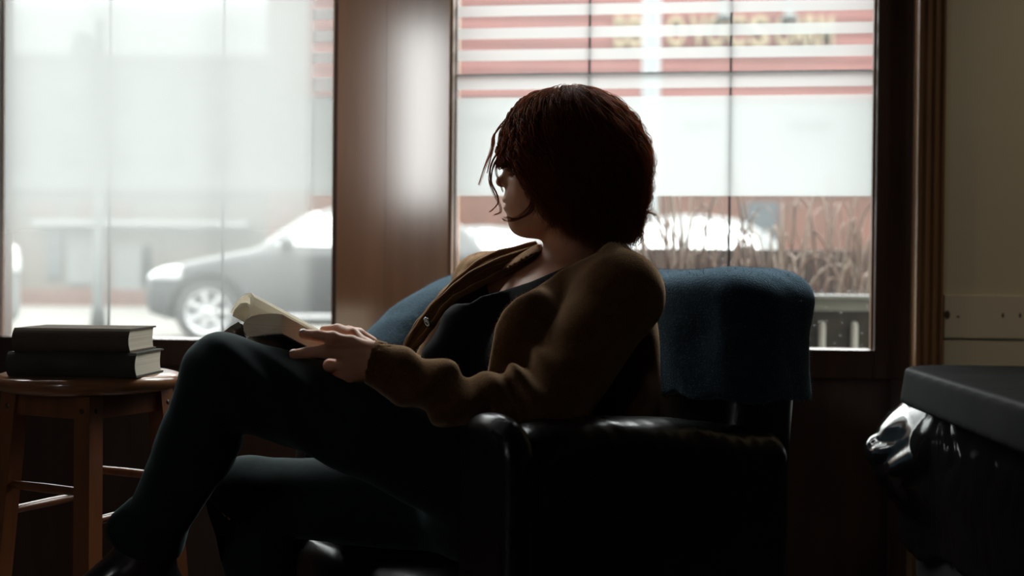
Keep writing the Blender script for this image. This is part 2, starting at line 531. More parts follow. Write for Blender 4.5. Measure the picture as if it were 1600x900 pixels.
w1 = make_window('window_1', SL0, SL1, [(170, 430), (347.5, 430)], 'left window with leaded bars, painted glare veil and frosted bands', left=True)
w2 = make_window('window_2', SR0, SR1, [(921.5, 60), (1140.5, 250)], 'right window with leaded bars and frosted bands')

# glare over the left pane, painted as a milky translucent sheet
m, nt, out = new_mat('painted glare veil')
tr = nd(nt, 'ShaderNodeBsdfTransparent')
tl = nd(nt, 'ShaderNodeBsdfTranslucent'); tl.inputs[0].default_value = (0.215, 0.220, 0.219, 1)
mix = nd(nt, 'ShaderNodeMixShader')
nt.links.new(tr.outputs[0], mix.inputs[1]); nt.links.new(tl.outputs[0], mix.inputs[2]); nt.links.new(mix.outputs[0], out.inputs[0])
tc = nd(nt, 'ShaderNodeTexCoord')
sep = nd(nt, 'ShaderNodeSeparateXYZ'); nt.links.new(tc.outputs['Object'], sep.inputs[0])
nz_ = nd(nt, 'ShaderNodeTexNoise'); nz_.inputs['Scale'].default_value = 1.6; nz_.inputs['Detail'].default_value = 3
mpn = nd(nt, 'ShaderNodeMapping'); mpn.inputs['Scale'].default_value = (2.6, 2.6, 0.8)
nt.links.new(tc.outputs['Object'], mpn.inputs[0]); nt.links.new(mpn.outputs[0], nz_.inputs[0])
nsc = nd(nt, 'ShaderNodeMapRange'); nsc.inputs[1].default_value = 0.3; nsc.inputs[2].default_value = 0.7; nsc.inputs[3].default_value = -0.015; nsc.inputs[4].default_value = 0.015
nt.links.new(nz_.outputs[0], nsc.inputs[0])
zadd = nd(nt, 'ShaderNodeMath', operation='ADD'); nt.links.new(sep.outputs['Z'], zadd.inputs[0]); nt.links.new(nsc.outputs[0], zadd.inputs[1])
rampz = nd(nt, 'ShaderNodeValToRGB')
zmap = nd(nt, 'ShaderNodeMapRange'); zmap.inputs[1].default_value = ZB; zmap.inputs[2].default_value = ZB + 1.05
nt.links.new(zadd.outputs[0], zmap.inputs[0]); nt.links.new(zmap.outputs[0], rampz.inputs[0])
GLARE_RAMP = [(0.0, 0.12), (0.12, 0.36), (0.25, 0.55), (0.35, 0.85), (0.50, 0.96), (0.80, 0.975), (0.86, 0.85), (0.93, 0.15), (1.0, 0.05)]
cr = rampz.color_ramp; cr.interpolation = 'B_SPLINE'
cr.elements[0].position = GLARE_RAMP[0][0]; cr.elements[0].color = (GLARE_RAMP[0][1],) * 3 + (1,)
cr.elements[1].position = GLARE_RAMP[-1][0]; cr.elements[1].color = (GLARE_RAMP[-1][1],) * 3 + (1,)
for p_, v_ in GLARE_RAMP[1:-1]:
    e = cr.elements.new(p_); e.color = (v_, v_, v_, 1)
# the painted glare thins towards the pillar
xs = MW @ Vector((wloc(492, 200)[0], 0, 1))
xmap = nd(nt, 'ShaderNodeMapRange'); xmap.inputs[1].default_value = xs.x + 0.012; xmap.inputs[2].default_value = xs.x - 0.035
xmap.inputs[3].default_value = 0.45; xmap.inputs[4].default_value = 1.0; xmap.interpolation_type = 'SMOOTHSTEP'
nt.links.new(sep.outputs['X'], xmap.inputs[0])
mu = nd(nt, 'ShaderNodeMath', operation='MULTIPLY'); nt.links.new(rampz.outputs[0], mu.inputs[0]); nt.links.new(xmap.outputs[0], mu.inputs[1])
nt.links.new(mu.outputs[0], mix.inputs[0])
link('glare_veil', quads([(SL0 + 0.003, SL1 - 0.003, ZB + 0.002, Z_TOP)], -0.0022), m, w1, smooth=False)

# ------------------------------------------------------------------ the rest of the room
XL, XR, YB = -2.9, 2.35, -2.6
structure(box_obj('floor', (XL - 0.1, YB - 0.1, -0.10), (XR + 0.1, 3.5, 0.0), M_FLOOR, bevel=0), 'dark plank floor')
structure(box_obj('ceiling', (XL - 0.1, YB - 0.1, ZC), (XR + 0.1, 3.16, ZC + 0.1), M_CEIL, bevel=0))
structure(box_obj('wall_left', (XL - 0.1, YB, 0), (XL, 3.43, ZC), M_WALL, bevel=0))
structure(box_obj('wall_right', (XR, YB, 0), (XR + 0.1, 3.0, ZC), M_WALL, bevel=0))
# back wall with a made-up narrow opening for the added pillar glare light
GX0, GX1, GZ0, GZ1 = -2.34, -2.00, 1.42, 2.74
structure(box_obj('wall_back', (XL, YB - 0.1, 0), (GX0, YB, ZC), M_WALL, bevel=0))
structure(box_obj('wall_back', (GX1, YB - 0.1, 0), (XR, YB, ZC), M_WALL, bevel=0))
structure(box_obj('wall_back', (GX0, YB - 0.1, 0), (GX1, YB, GZ0), M_WALL, bevel=0))
structure(box_obj('wall_back', (GX0, YB - 0.1, GZ1), (GX1, YB, ZC), M_WALL, bevel=0))

# ------------------------------------------------------------------ camera, sky, light
cd = bpy.data.cameras.new('camera'); cam = bpy.data.objects.new('camera', cd); COL.objects.link(cam)
cd.sensor_width = 36; cd.lens = F * 36 / 1600; cd.clip_start = 0.05; cd.clip_end = 300
cam.matrix_world = Matrix.Translation(Vector(CAM_P)) @ CAM_R.to_4x4()
cd.dof.use_dof = True; cd.dof.focus_distance = 2.12; cd.dof.aperture_fstop = 2.4
SC.camera = cam
SC.view_settings.view_transform = 'Standard'; SC.view_settings.look = 'None'
SC.view_settings.gamma = 1; SC.view_settings.use_curve_mapping = False
SC.view_settings.exposure = 0.0
SC.cycles.use_denoising = True
SC.cycles.sample_clamp_indirect = 4.0
SC.cycles.max_bounces = 8; SC.cycles.transparent_max_bounces = 24

w = bpy.data.worlds.new('overcast'); SC.world = w; w.use_nodes = True
nt = w.node_tree
for n in list(nt.nodes): nt.nodes.remove(n)
out = nd(nt, 'ShaderNodeOutputWorld'); bg = nd(nt, 'ShaderNodeBackground')
tc = nd(nt, 'ShaderNodeTexCoord'); sep = nd(nt, 'ShaderNodeSeparateXYZ'); nt.links.new(tc.outputs['Generated'], sep.inputs[0])
rp = nd(nt, 'ShaderNodeValToRGB')
rp.color_ramp.elements[0].position = 0.0; rp.color_ramp.elements[0].color = (3.05, 3.2, 3.15, 1)
rp.color_ramp.elements[1].position = 0.8; rp.color_ramp.elements[1].color = (19.3, 19.6, 19.2, 1)
e = rp.color_ramp.elements.new(0.22); e.color = (3.85, 4.0, 3.95, 1)
e = rp.color_ramp.elements.new(0.5); e.color = (13.2, 13.5, 13.2, 1)
nt.links.new(sep.outputs['Z'], rp.inputs[0]); nt.links.new(rp.outputs[0], bg.inputs[0]); bg.inputs[1].default_value = 1.0
nt.links.new(bg.outputs[0], out.inputs[0])

def area(name, loc, rot, sx, sy, power, color=(1, 1, 1), portal=False, spread=None):
    l = bpy.data.lights.new(name, 'AREA'); l.shape = 'RECTANGLE'; l.size = sx; l.size_y = sy; l.energy = power; l.color = color
    if portal: l.cycles.is_portal = True
    if spread is not None: l.spread = spread
    o = bpy.data.objects.new(name, l); COL.objects.link(o); o.location = loc; o.rotation_euler = rot
    return o
yaw = math.atan2(-WM, 1)
for nm, a, b in (('left_window_portal', SL0, SL1), ('right_window_portal', SR0, SR1)):
    c = MW @ Vector(((a + b) / 2, 0.03, (ZB + Z_TOP) / 2))
    o = area(nm, c, (0, 0, 0), b - a, Z_TOP - ZB, 1, portal=True)
    # -Z of the light faces into the room
    zdir = Vector(W_O); o.rotation_euler = zdir.to_track_quat('Z', 'Y').to_euler()
# added unseen light behind the camera, makes the glare on the pillar
LB = area('pillar_glare_light', ((GX0 + GX1) / 2, YB - 0.02, (GZ0 + GZ1) / 2), (PI / 2, 0, 0), GX1 - GX0, GZ1 - GZ0, 3.3, (1, 0.98, 0.96))
LB2 = area('cream_wall_fill', (1.75, 1.75, 2.15), (0, 0, 0), 0.25, 0.25, 2.0, (1, 0.86, 0.62), spread=math.radians(110))  # added unseen warm fill aimed at the cream wall
LB2.rotation_euler = Vector((-0.15, -1.0, 1.05)).to_track_quat('Z', 'Y').to_euler()

LB3 = area('pillar_warm_fill', (-2.0, 1.7, 2.05), (0, 0, 0), 0.2, 0.2, 0.8, (1, 0.72, 0.44), spread=math.radians(48))  # added unseen warm fill from the left for pillar, stool and books
LB3.rotation_euler = Vector((-1.62, -1.38, 0.85)).to_track_quat('Z', 'Y').to_euler()
# ------------------------------------------------------------------ outside
GZ = 0.20      # street level, a little above the room's floor
M_STREET = principled('pale wet street', (0.078, 0.076, 0.069), (0.066, 0.064, 0.060), rough=0.95, spec=0.08, scale=1.5)
M_REDWALL = principled('red painted siding', (0.1205, 0.0379, 0.0312), (0.1027, 0.0312, 0.0268), rough=0.7, scale=0.8)
M_TAN = principled('tan render', (0.0714, 0.0580, 0.0446), (0.0580, 0.0491, 0.0379), rough=0.8, scale=0.8)
M_GREYW = principled('pale grey render', (0.0848, 0.0893, 0.0893), (0.0759, 0.0804, 0.0804), rough=0.8, scale=0.5)
M_WHITE = principled('white paint', (0.1786, 0.1830, 0.1808), (0.1696, 0.1741, 0.1719), rough=0.5)
M_BRICK = principled('reddish brick', (0.0759, 0.0335, 0.0232), (0.0580, 0.0268, 0.0187), rough=0.9, scale=4)
M_DWIN = principled('dark shop glass', (0.0446, 0.0491, 0.0536), (0.0312, 0.0357, 0.0402), rough=0.1)
M_POLE = principled('grey blue painted steel', (0.0447, 0.0536, 0.0569), rough=0.5)
M_SIGNAL = principled('dark signal housing', (0.0446, 0.0491, 0.0491), rough=0.6)
M_LETTER = principled('cream sign letters', (0.1875, 0.1473, 0.0893), rough=0.6)

structure(box_obj('street', (-60, 3.35, GZ - 0.2), (60, 90, GZ), M_STREET, bevel=0), 'pale grey street outside the windows')

def wx(px, D): return P(px, 430, D)[0]
def wz(py, D, px=800): return P(px, py, D)[2]

# red building across the street
D = 20.0
t = empty('red_building', (wx(950, D), D, GZ), 'long red building with cream sign lettering across the street', 'building')
x0, x1 = wx(415, D), wx(1750, D)
def fbox(name, xa, xb, za, zb, ya, yb, mat, par, bevel=0.0): return box_obj(name, (xa, ya, za), (xb, yb, zb), mat, par, bevel=bevel)
fbox('upper_wall', x0, x1, wz(152, D), wz(-40, D), D, D + 8, M_REDWALL, t)
fbox('pale_band', x0, x1, wz(300, D), wz(152, D), D + 0.02, D + 8, M_GREYW, t)
fbox('brick_base', x0, x1, GZ, wz(300, D), D + 0.04, D + 8, M_BRICK, t)
for (a, b) in ((735, 782), (1004, 1022), (1062, 1122), (1233, 1293)):
    fbox('vent_window', wx(a, D), wx(b, D), wz(192, D), wz(181, D), D - 0.04, D + 0.3, M_SIGNAL, t)
for (a, b, c, d_) in ((880, 960, 312, 372), (1160, 1215, 312, 380), (560, 700, 310, 400)):
    fbox('shop_window', wx(a, D), wx(b, D), wz(d_, D), wz(c, D), D - 0.02, D + 0.3, M_DWIN, t)
# siding boards: shallow laps
bm = bmesh.new()
z = wz(152, D)
while z < wz(-40, D):
    add_box(bm, ((x0 + x1) / 2, D - 0.012, z + 0.01), (x1 - x0, 0.03, 0.025)); z += 0.22
link('siding_laps', bm_mesh(bm), M_REDWALL, t, smooth=False)
for nm, ch, pa, pb in (('sign_letter', 'B', 956, 975), ('sign_letter', 'B', 978, 1000), ('sign_letter', 'O', 1037, 1065), ('sign_letter', 'V', 1074, 1098), ('sign_letter', 'O', 1099, 1127),
                       ('sign_letter', 'C', 1130, 1160), ('sign_letter', 'S', 1166, 1196), ('sign_letter', 'O', 1206, 1232), ('sign_letter', 'A', 1233, 1252), ('sign_letter', 'R', 1253, 1272), ('sign_letter', 'M', 1274, 1296)):
    cu = bpy.data.curves.new('letter', 'FONT'); cu.body = ch; cu.extrude = 0.04; cu.size = 1.0; cu.offset = 0.02
    o = bpy.data.objects.new('tmp', cu); COL.objects.link(o); bpy.context.view_layer.update()
    me = bpy.data.meshes.new_from_object(o.evaluated_get(bpy.context.evaluated_depsgraph_get()))
    bpy.data.objects.remove(o)
    co = np.array([v.co[:] for v in me.vertices]); lo, hi = co.min(0), co.max(0)
    W_, H_ = wx(pb, D) - wx(pa, D), wz(27, D) - wz(75, D)
    me.transform(Matrix.Translation(Vector((wx(pa, D), D - 0.05, wz(75, D, (pa + pb) / 2)))) @ Matrix.Rotation(PI / 2, 4, 'X') @ Matrix.Diagonal(Vector((W_ / (hi[0] - lo[0]), H_ / (hi[1] - lo[1]), 1, 1))) @ Matrix.Translation(Vector((-lo[0], -lo[1], 0))))
    link(nm, me, M_LETTER, t, smooth=False)
# sign lamps
for px in (1121, 1220):
    l = empty('sign_lamp', (wx(px, D), D - 0.4, wz(34, D)), ('dark gooseneck lamp over the sign, closer to the pole' if px < 1200 else 'dark gooseneck lamp over the sign, farther from the pole'), 'lamp', 'sign lamps on the red building')
    me = lathe([(0.0, 0.10), (0.06, 0.09), (0.12, 0.0), (0.14, -0.10), (0.12, -0.10), (0.0, -0.02)], 20); me.transform(Matrix.Translation(Vector((wx(px, D), D - 0.4, wz(30, D)))))
    link('lamp_shade', me, M_SIGNAL, l)
    q = [(wx(px, D), D - 0.4, wz(22, D)), (wx(px, D), D - 0.42, wz(8, D)), (wx(px, D), D - 0.3, wz(-2, D)), (wx(px, D), D - 0.03, wz(0, D))]
    link('lamp_arm', tubes_mesh([catmull(q, 6)], [0.03], 8), M_SIGNAL, l)

# street pole before it
D = 17.0
t = empty('street_pole', (wx(1016, D), D, GZ), 'pale blue grey street pole in front of the red building', 'pole')
me = lathe([(0.155, GZ), (0.155, 0.5), (0.135, 0.52), (0.125, 6.5), (0.0, 6.55)], 24)
me.transform(Matrix.Translation(Vector((wx(1014, D), D, 0))))
link('pole_shaft', me, M_POLE, t)
me = lathe([(0.20, GZ), (0.20, GZ + 0.05), (0.17, GZ + 0.14), (0.155, GZ + 0.16)], 24); me.transform(Matrix.Translation(Vector((wx(1014, D), D, 0))))
link('pole_base', me, M_POLE, t)

# low shops to the left
D = 26.0
t = empty('low_shop_building', (wx(230, D), D, GZ), 'low tan shop building with a white fascia strip', 'building')
x0, x1 = wx(-60, D), wx(412, D)
fbox('wall', x0, x1, GZ, wz(300, D), D, D + 6, M_TAN, t)
fbox('fascia', wx(60, D), wx(392, D), wz(359, D), wz(350, D), D - 0.35, D, M_WHITE, t)
fbox('roof_edge', x0 - 0.2, x1 + 0.1, wz(304, D), wz(298, D), D - 0.15, D + 6.1, M_GREYW, t)
for (a, b, c, d_, mt) in ((45, 88, 320, 347, M_BRICK), (120, 160, 320, 347, M_BRICK), (175, 205, 322, 347, M_BRICK), (105, 150, 372, 450, M_GREYW), (180, 240, 388, 462, M_GREYW), (75, 97, 368, 440, M_DWIN), (222, 250, 372, 455, M_TAN)):
    fbox('shop_bay', wx(a, D), wx(b, D), wz(d_, D), wz(c, D), D - 0.06, D + 0.1, mt, t)
fbox('low_planting_wall', wx(-60, D), wx(260, D), GZ, wz(456, D), D - 1.5, D - 1.2, M_BRICK, t)
D = 34.0
t = empty('tall_pale_building', (wx(180, D), D, GZ), 'tall pale grey building rising behind the low shops', 'building')
fbox('wall', wx(-90, D), wx(512, D), GZ, wz(95, D), D, D + 10, M_GREYW, t)
fbox('roof_edge', wx(-95, D), wx(516, D), wz(99, D), wz(93, D), D - 0.3, D + 10.2, M_WHITE, t)
for i, a in enumerate((10, 90, 170, 250, 330)):
    for (c, d_) in ((150, 178), (215, 262)):
        fbox('window', wx(a, D), wx(a + 34, D), wz(d_, D), wz(c, D), D - 0.05, D + 0.2, M_DWIN, t)
# signal mast
D = 15.0
t = empty('traffic_signal', (wx(152, D), D, GZ), 'dark traffic signal mast standing before the pale building', 'traffic signal')
me = lathe([(0.10, GZ), (0.07, GZ + 0.3), (0.055, wz(40, D)), (0, wz(38, D))], 16); me.transform(Matrix.Translation(Vector((wx(154, D), D, 0)))); link('mast', me, M_SIGNAL, t)
bm = bmesh.new(); add_box(bm, (wx(140, D), D - 0.12, wz(88, D)), (0.26, 0.2, wz(68, D) - wz(110, D))); link('signal_head', bm_mesh(bm, 0.03), M_SIGNAL, t)
for k in range(3):
    me = lathe([(0.09, 0.0), (0.10, -0.12), (0.085, -0.12), (0.075, -0.01), (0, 0)], 16); me.transform(Matrix.Translation(Vector((wx(140, D), D - 0.22, wz(76 + 13 * k, D)))) @ Matrix.Rotation(PI / 2, 4, 'X') @ Matrix.Rotation(PI, 4, 'X')); link('signal_hood', me, M_SIGNAL, t)
fbox('sign_plate', wx(112, D), wx(132, D), wz(92, D), wz(82, D), D - 0.1, D - 0.07, M_SIGNAL, t)

# ------------------------------------------------------------------ cars
M_CARDARK = principled('dark grey car paint', (0.0156, 0.0170, 0.0179), rough=0.4, spec=0.3, coat=0.12, coat_rough=0.15)
M_CARWHITE = principled('white car paint', (0.10, 0.103, 0.103), (0.092, 0.095, 0.095), rough=0.7, spec=0.1)
M_CARGLASS = principled('car glass', (0.10, 0.12, 0.12), rough=0.05, coat=1.0, coat_rough=0.02, coat_ior=2.2)
M_TYRE = principled('tyre rubber', (0.0134, 0.0134, 0.0134), rough=0.8)
M_RIM = principled('silver alloy rim', (0.3214, 0.3259, 0.3303), (0.2946, 0.2991, 0.3036), rough=0.3, metal=0.5)
M_LAMPW = principled('clear headlamp', (0.3794, 0.3884, 0.3884), rough=0.1, coat=1)
M_LAMPR = principled('red tail lamp', (0.3348, 0.0089, 0.0134), rough=0.15, coat=1)
def poly_sdf(x, z, pts):
    """signed distance to a polygon in the x,z plane"""
    d = np.full(x.shape, 1e9); inside = np.zeros(x.shape, bool)
    n = len(pts)
    for i in range(n):
        ax, az = pts[i]; bx, bz = pts[(i + 1) % n]
        ex, ez = bx - ax, bz - az
        wx_, wz_ = x - ax, z - az
        t = np.clip((wx_ * ex + wz_ * ez) / (ex * ex + ez * ez), 0, 1)
        d = np.minimum(d, (wx_ - ex * t) ** 2 + (wz_ - ez * t) ** 2)
        c = ((az > z) != (bz > z)) & (x < (bx - ax) * (z - az) / (bz - az + 1e-12) + ax)
        inside ^= c
    return np.where(inside, -1, 1) * np.sqrt(d)
def smooth_poly(pts, n=5):
    q = [np.array([p[0], 0, p[1]]) for p in pts]
    c = catmull(q + [q[0]], n)[:-1]
    return [(a[0], a[2]) for a in c]
CAR_L = 3.5
RX = lambda pts: [(x if x < 1.9 else 1.9 + (x - 1.9) * 0.82, z) for x, z in pts]
CAR_BODY = smooth_poly(RX([(0.02, 0.30), (0.0, 0.50), (0.06, 0.68), (0.40, 0.80), (0.85, 0.90), (1.10, 0.97), (1.55, 1.27), (1.95, 1.40), (2.5, 1.42), (3.05, 1.36), (3.45, 1.18), (3.68, 0.96), (3.82, 0.90), (3.85, 0.60), (3.80, 0.30), (3.3, 0.20), (1.9, 0.18), (0.5, 0.20)]))
CAR_WIN = RX([(1.22, 0.96), (1.62, 1.25), (1.98, 1.345), (2.5, 1.36), (3.00, 1.30), (3.28, 1.12), (3.30, 0.99), (2.2, 0.95)])
def car_body_sdf(Q, inset=0.0):
    x, y, z = Q[:, 0], np.abs(Q[:, 1]), Q[:, 2]
    side = poly_sdf(x, z, CAR_BODY)
    halfw = 0.83 - 0.28 * np.clip((z - 0.88) / 0.55, 0, 1) ** 1.3 - 0.14 * np.clip((0.55 - x) / 0.55, 0, 1) ** 2 - 0.10 * np.clip((x - 3.12) / 0.38, 0, 1) ** 2 + 0.02 * np.cos((z - 0.62) * 5)
    d = s_max(side, (y - halfw) * 0.9, 0.07)
    for wxc in (0.60, 2.84):
        wheel = np.maximum(np.sqrt((x - wxc) ** 2 + (z - 0.31) ** 2) - 0.37, 0.58 - y)
        d = np.maximum(d, -wheel)
    return d + inset
def make_car(name, label, cat, paint, M, group=None, tail=None):
    t = empty(name, tuple(M.to_translation()), label, cat, group)
    def put(nm, me, mat, par=None):
        me.transform(M); return link(nm, me, mat, par or t)
    put('body', iso(car_body_sdf, (-0.1, -0.95, 0.1), (3.95, 0.95, 1.55), 0.028), paint)
    def win(Q):
        x, z = Q[:, 0], Q[:, 2]
        a = poly_sdf(x, z, CAR_WIN)
        pil = np.minimum(np.abs(x - 2.16) - 0.035, 10)
        a = np.maximum(a, -pil)
        return np.maximum(car_body_sdf(Q, -0.012), a)
    put('side_windows', iso(win, (1.1, -0.95, 0.85), (3.4, 0.95, 1.5), 0.024), M_CARGLASS)
    def shield(Q):
        x, y, z = Q[:, 0], np.abs(Q[:, 1]), Q[:, 2]
        a = poly_sdf(x, z, [(1.0, 0.99), (1.6, 1.35), (1.75, 1.30), (1.25, 0.98)])
        return np.maximum(np.maximum(car_body_sdf(Q, -0.010), a), y - 0.60)
    put('windscreen', iso(shield, (0.9, -0.8, 0.9), (1.9, 0.8, 1.5), 0.024), M_CARGLASS)
    def lamp(x0, x1, z0, z1):
        def f(Q):
            x, y, z = Q[:, 0], np.abs(Q[:, 1]), Q[:, 2]
            b = np.maximum(np.maximum(np.abs(x - (x0 + x1) / 2) - (x1 - x0) / 2, np.abs(z - (z0 + z1) / 2) - (z1 - z0) / 2), 0.42 - y)
            return s_max(car_body_sdf(Q, -0.014), b, 0.03)
        return f
    for sd in (-1, 1):
        ya, yb = (-0.95, 0.0) if sd < 0 else (0.0, 0.95)
        put('headlamp', iso(lamp(0.0, 0.36, 0.62, 0.77), (-0.1, ya, 0.5), (0.5, yb, 0.9), 0.02), M_LAMPW)
        put('tail_lamp', iso(lamp(3.28, 3.62, 0.68, 0.90), (3.1, ya, 0.5), (3.7, yb, 1.05), 0.02), tail or M_LAMPR)
    for wxc in (0.60, 2.84):
        for sy in (-1, 1):
            T = Matrix.Translation(Vector((wxc, sy * 0.69, 0.31))) @ Matrix.Rotation(PI / 2 * (1 if sy < 0 else -1), 4, 'X')
            me = lathe([(0.19, -0.09), (0.29, -0.10), (0.31, -0.07), (0.31, 0.07), (0.29, 0.10), (0.22, 0.10), (0.215, 0.08), (0.20, 0.0), (0.19, -0.09)], 40)
            me.transform(T); tw = put('wheel', me, M_TYRE)
            bm = bmesh.new()
            for k in range(7):
                a = 2 * PI * k / 7
                add_box(bm, (0.115, 0, 0.06), (0.19, 0.055, 0.03), M=Matrix.Rotation(a, 4, 'Z'))
            me = bm_mesh(bm, 0.008); me2 = lathe([(0, 0.085), (0.045, 0.08), (0.05, 0.05), (0.0, 0.04)], 20); me3 = lathe([(0.20, 0.03), (0.222, 0.10), (0.205, 0.095), (0.19, 0.03)], 36)
            me4 = lathe([(0.0, 0.028), (0.20, 0.03), (0.20, 0.0), (0, 0)], 36)
            for q in (me, me2, me3, me4): q.transform(T)
            bm = bmesh.new()
            for q in (me, me2, me3, me4): bm.from_mesh(q)
            mm = bpy.data.meshes.new('m'); bm.to_mesh(mm); bm.free(); mm.transform(M)
            link('rim', mm, M_RIM, tw)
    for sd in (-1, 1):
        put('side_mirror', iso(lambda Q: ellip(Q, (1.36, 0.90 * sd, 1.00), (0.07, 0.10, 0.075)), (1.2, 0.9 * sd - 0.2, 0.85), (1.5, 0.9 * sd + 0.2, 1.15), 0.015), paint)
    for sy in (-1, 1):
        for xx in (2.02, 2.70):
            bm = bmesh.new(); add_box(bm, (xx, sy * 0.845, 0.84), (0.17, 0.035, 0.03)); put('door_handle', bm_mesh(bm, 0.01), M_RIM)
    bm = bmesh.new(); add_box(bm, (1.72, 0, 0.27), (1.5, 1.66, 0.05)); put('sill_trim', bm_mesh(bm, 0.01), M_RIM)
    return t
# dark hatchback, nose to the left and turned a little to the window
D = 12.2
a = math.radians(10)
M = Matrix.Translation(Vector((wx(222, D), D + 0.4, GZ))) @ Matrix.Rotation(a, 4, 'Z')
make_car('hatchback_car', 'dark grey hatchback car on the street behind the left window', 'car', M_CARDARK, M)
# white parked cars
for px, D, rot, lab in ((1000, 14.6, 0, 'white parked car beyond the grasses, nearer the dark grey car'), (1450, 15.4, 0, 'white parked car beyond the grasses, behind the right end of the glass')):
    M = Matrix.Translation(Vector((wx(px, D) - 1.75, D, GZ))) @ Matrix.Rotation(math.radians(rot), 4, 'Z')
    make_car('parked_car', lab, 'car', M_CARWHITE, M, 'white parked cars')
M = Matrix.Translation(Vector((wx(800, 17) - 2.7, 18.4, GZ))) @ Matrix.Rotation(math.radians(0), 4, 'Z')
make_car('parked_car', 'white parked car straight behind the face of the reader', 'car', M_CARWHITE, M, 'white parked cars')

# white hatchback whose tail reaches in at the left edge
D = 9.5
M = Matrix.Translation(Vector((wx(31, D) - 3.5 * math.cos(0.385) - 0.83 * math.sin(0.385), D - 3.5 * math.sin(0.385) + 0.83 * math.cos(0.385), GZ))) @ Matrix.Rotation(0.385, 4, 'Z')
make_car('hatchback_car', 'white hatchback whose tail reaches in at the left edge of the left window', 'car', M_CARWHITE, M, tail=M_LAMPW)

# ------------------------------------------------------------------ patio planter, railing and grasses close outside
M_CEDAR = principled('red brown planter boards', (0.0178, 0.0071, 0.0046), (0.0125, 0.0050, 0.0036), rough=0.8, scale=5, stretch=(0.6, 1, 8))
M_RAIL = principled('weathered grey white rail', (0.0759, 0.0804, 0.0804), (0.0625, 0.0670, 0.0670), rough=0.6)
M_DBOARD = principled('dark lower boards', (0.0045, 0.0031, 0.0027), (0.0071, 0.0049, 0.0040), rough=0.8, scale=6)
D = 4.6
t = empty('planter_box', (wx(1180, D), D, GZ), 'red brown board planter outside the right window', 'planter')
bm = bmesh.new()
za, zb = GZ, wz(385, D)
h = (zb - za) / 5
for k in range(5):
    add_box(bm, ((wx(850, D) + wx(1480, D)) / 2, D, za + h * (k + 0.5)), (wx(1480, D) - wx(850, D), 0.035, h - 0.006))
link('front_boards', bm_mesh(bm, 0.004), M_CEDAR, t, smooth=False)
bm = bmesh.new()
for px in (850, 1165, 1480):
    add_box(bm, (wx(px, D), D + 0.04, (za + zb) / 2), (0.07, 0.07, zb - za + 0.02))
link('posts', bm_mesh(bm, 0.004), M_CEDAR, t, smooth=False)
bm = bmesh.new(); add_box(bm, ((wx(850, D) + wx(1480, D)) / 2, D + 0.3, zb - 0.06), (wx(1480, D) - wx(850, D), 0.55, 0.05)); link('soil', bm_mesh(bm), M_DBOARD, t, smooth=False)
# railing with round topped pickets
D = 3.75
t = empty('patio_railing', (wx(1300, D), D, GZ), 'low railing with a pale cap and dark boards outside the right window', 'railing')
xa, xb = wx(1000, D), wx(1450, D)
fbox('cap_rail', xa, xb, wz(463, D), wz(456, D), D - 0.04, D + 0.05, M_RAIL, t, 0.004)
fbox('top_board', xa, xb, wz(481, D), wz(463.5, D), D - 0.012, D + 0.012, M_RAIL, t, 0.002)
fbox('dark_boards', xa, xb, GZ, wz(481.5, D), D + 0.02, D + 0.04, M_DBOARD, t, 0.002)
for k in range(8):
    px = 1335 - 50.5 * k if k < 7 else 1386
    r = 0.0115
    me = lathe([(r * 0.9, GZ), (r, GZ + 0.02), (r, wz(504, D)), (r * 0.85, wz(500.5, D)), (r * 0.5, wz(498, D)), (0, wz(497, D))], 16)
    me.transform(Matrix.Translation(Vector((wx(px, D), D - 0.005, 0)))); link('picket', me, M_WHITE, t)
# ornamental grasses
M_BLADE = principled('dry ornamental grass', (0.0911, 0.0536, 0.0375), (0.0589, 0.0322, 0.0241), rough=0.7, scale=14)
M_BLADE2 = principled('pale dry stem', (0.1437, 0.1156, 0.0906), (0.1000, 0.0687, 0.0531), rough=0.7, scale=9)
rg = random.Random(3)
for gi, (px, D, lean, lab) in enumerate(((1062, 4.12, -0.1, 'dry ornamental grass clump beside the armchair back'), (1200, 4.2, 0.0, 'tallest dry ornamental grass clump, in the middle of the row'), (1325, 4.2, 0.3, 'dry ornamental grass clump by the right end of the glass'))):
    paths, rad, paths2, rad2 = [], [], [], []
    zg = GZ + 0.02
    for k in range(28):
        a = rg.uniform(0, 2 * PI); sp = rg.uniform(0.02, 0.22); hgt = rg.uniform(0.72, 1.12)
        b0 = np.array([wx(px, D) + rg.uniform(-.09, .09), D + rg.uniform(-.05, .05), zg])
        dx = math.cos(a) * sp + lean * 0.12; dy = math.sin(a) * sp * 0.45
        pts = [b0, b0 + (dx * 0.25, dy * .25, hgt * 0.45), b0 + (dx * 0.7, dy * .7, hgt * 0.85), b0 + (dx * 1.25, dy * 1.2, hgt * (1.0 - rg.uniform(0, .12))), b0 + (dx * 1.8, dy * 1.5, hgt * (0.9 - rg.uniform(0, .25)))]
        c = catmull(pts, 4)
        tgt = (paths2, rad2) if k % 3 == 0 else (paths, rad)
        tgt[0].append(c); tgt[1].append(np.linspace(0.0042, 0.0012, len(c)) * rg.uniform(.9, 2.2))
    t = empty('ornamental_grass', (wx(px, D), D, GZ), lab, 'grass', 'dry ornamental grasses outside the right window')
    link('blades', tubes_mesh(paths, rad, 4), M_BLADE, t)
    link('pale_stems', tubes_mesh(paths2, rad2, 4), M_BLADE2, t)
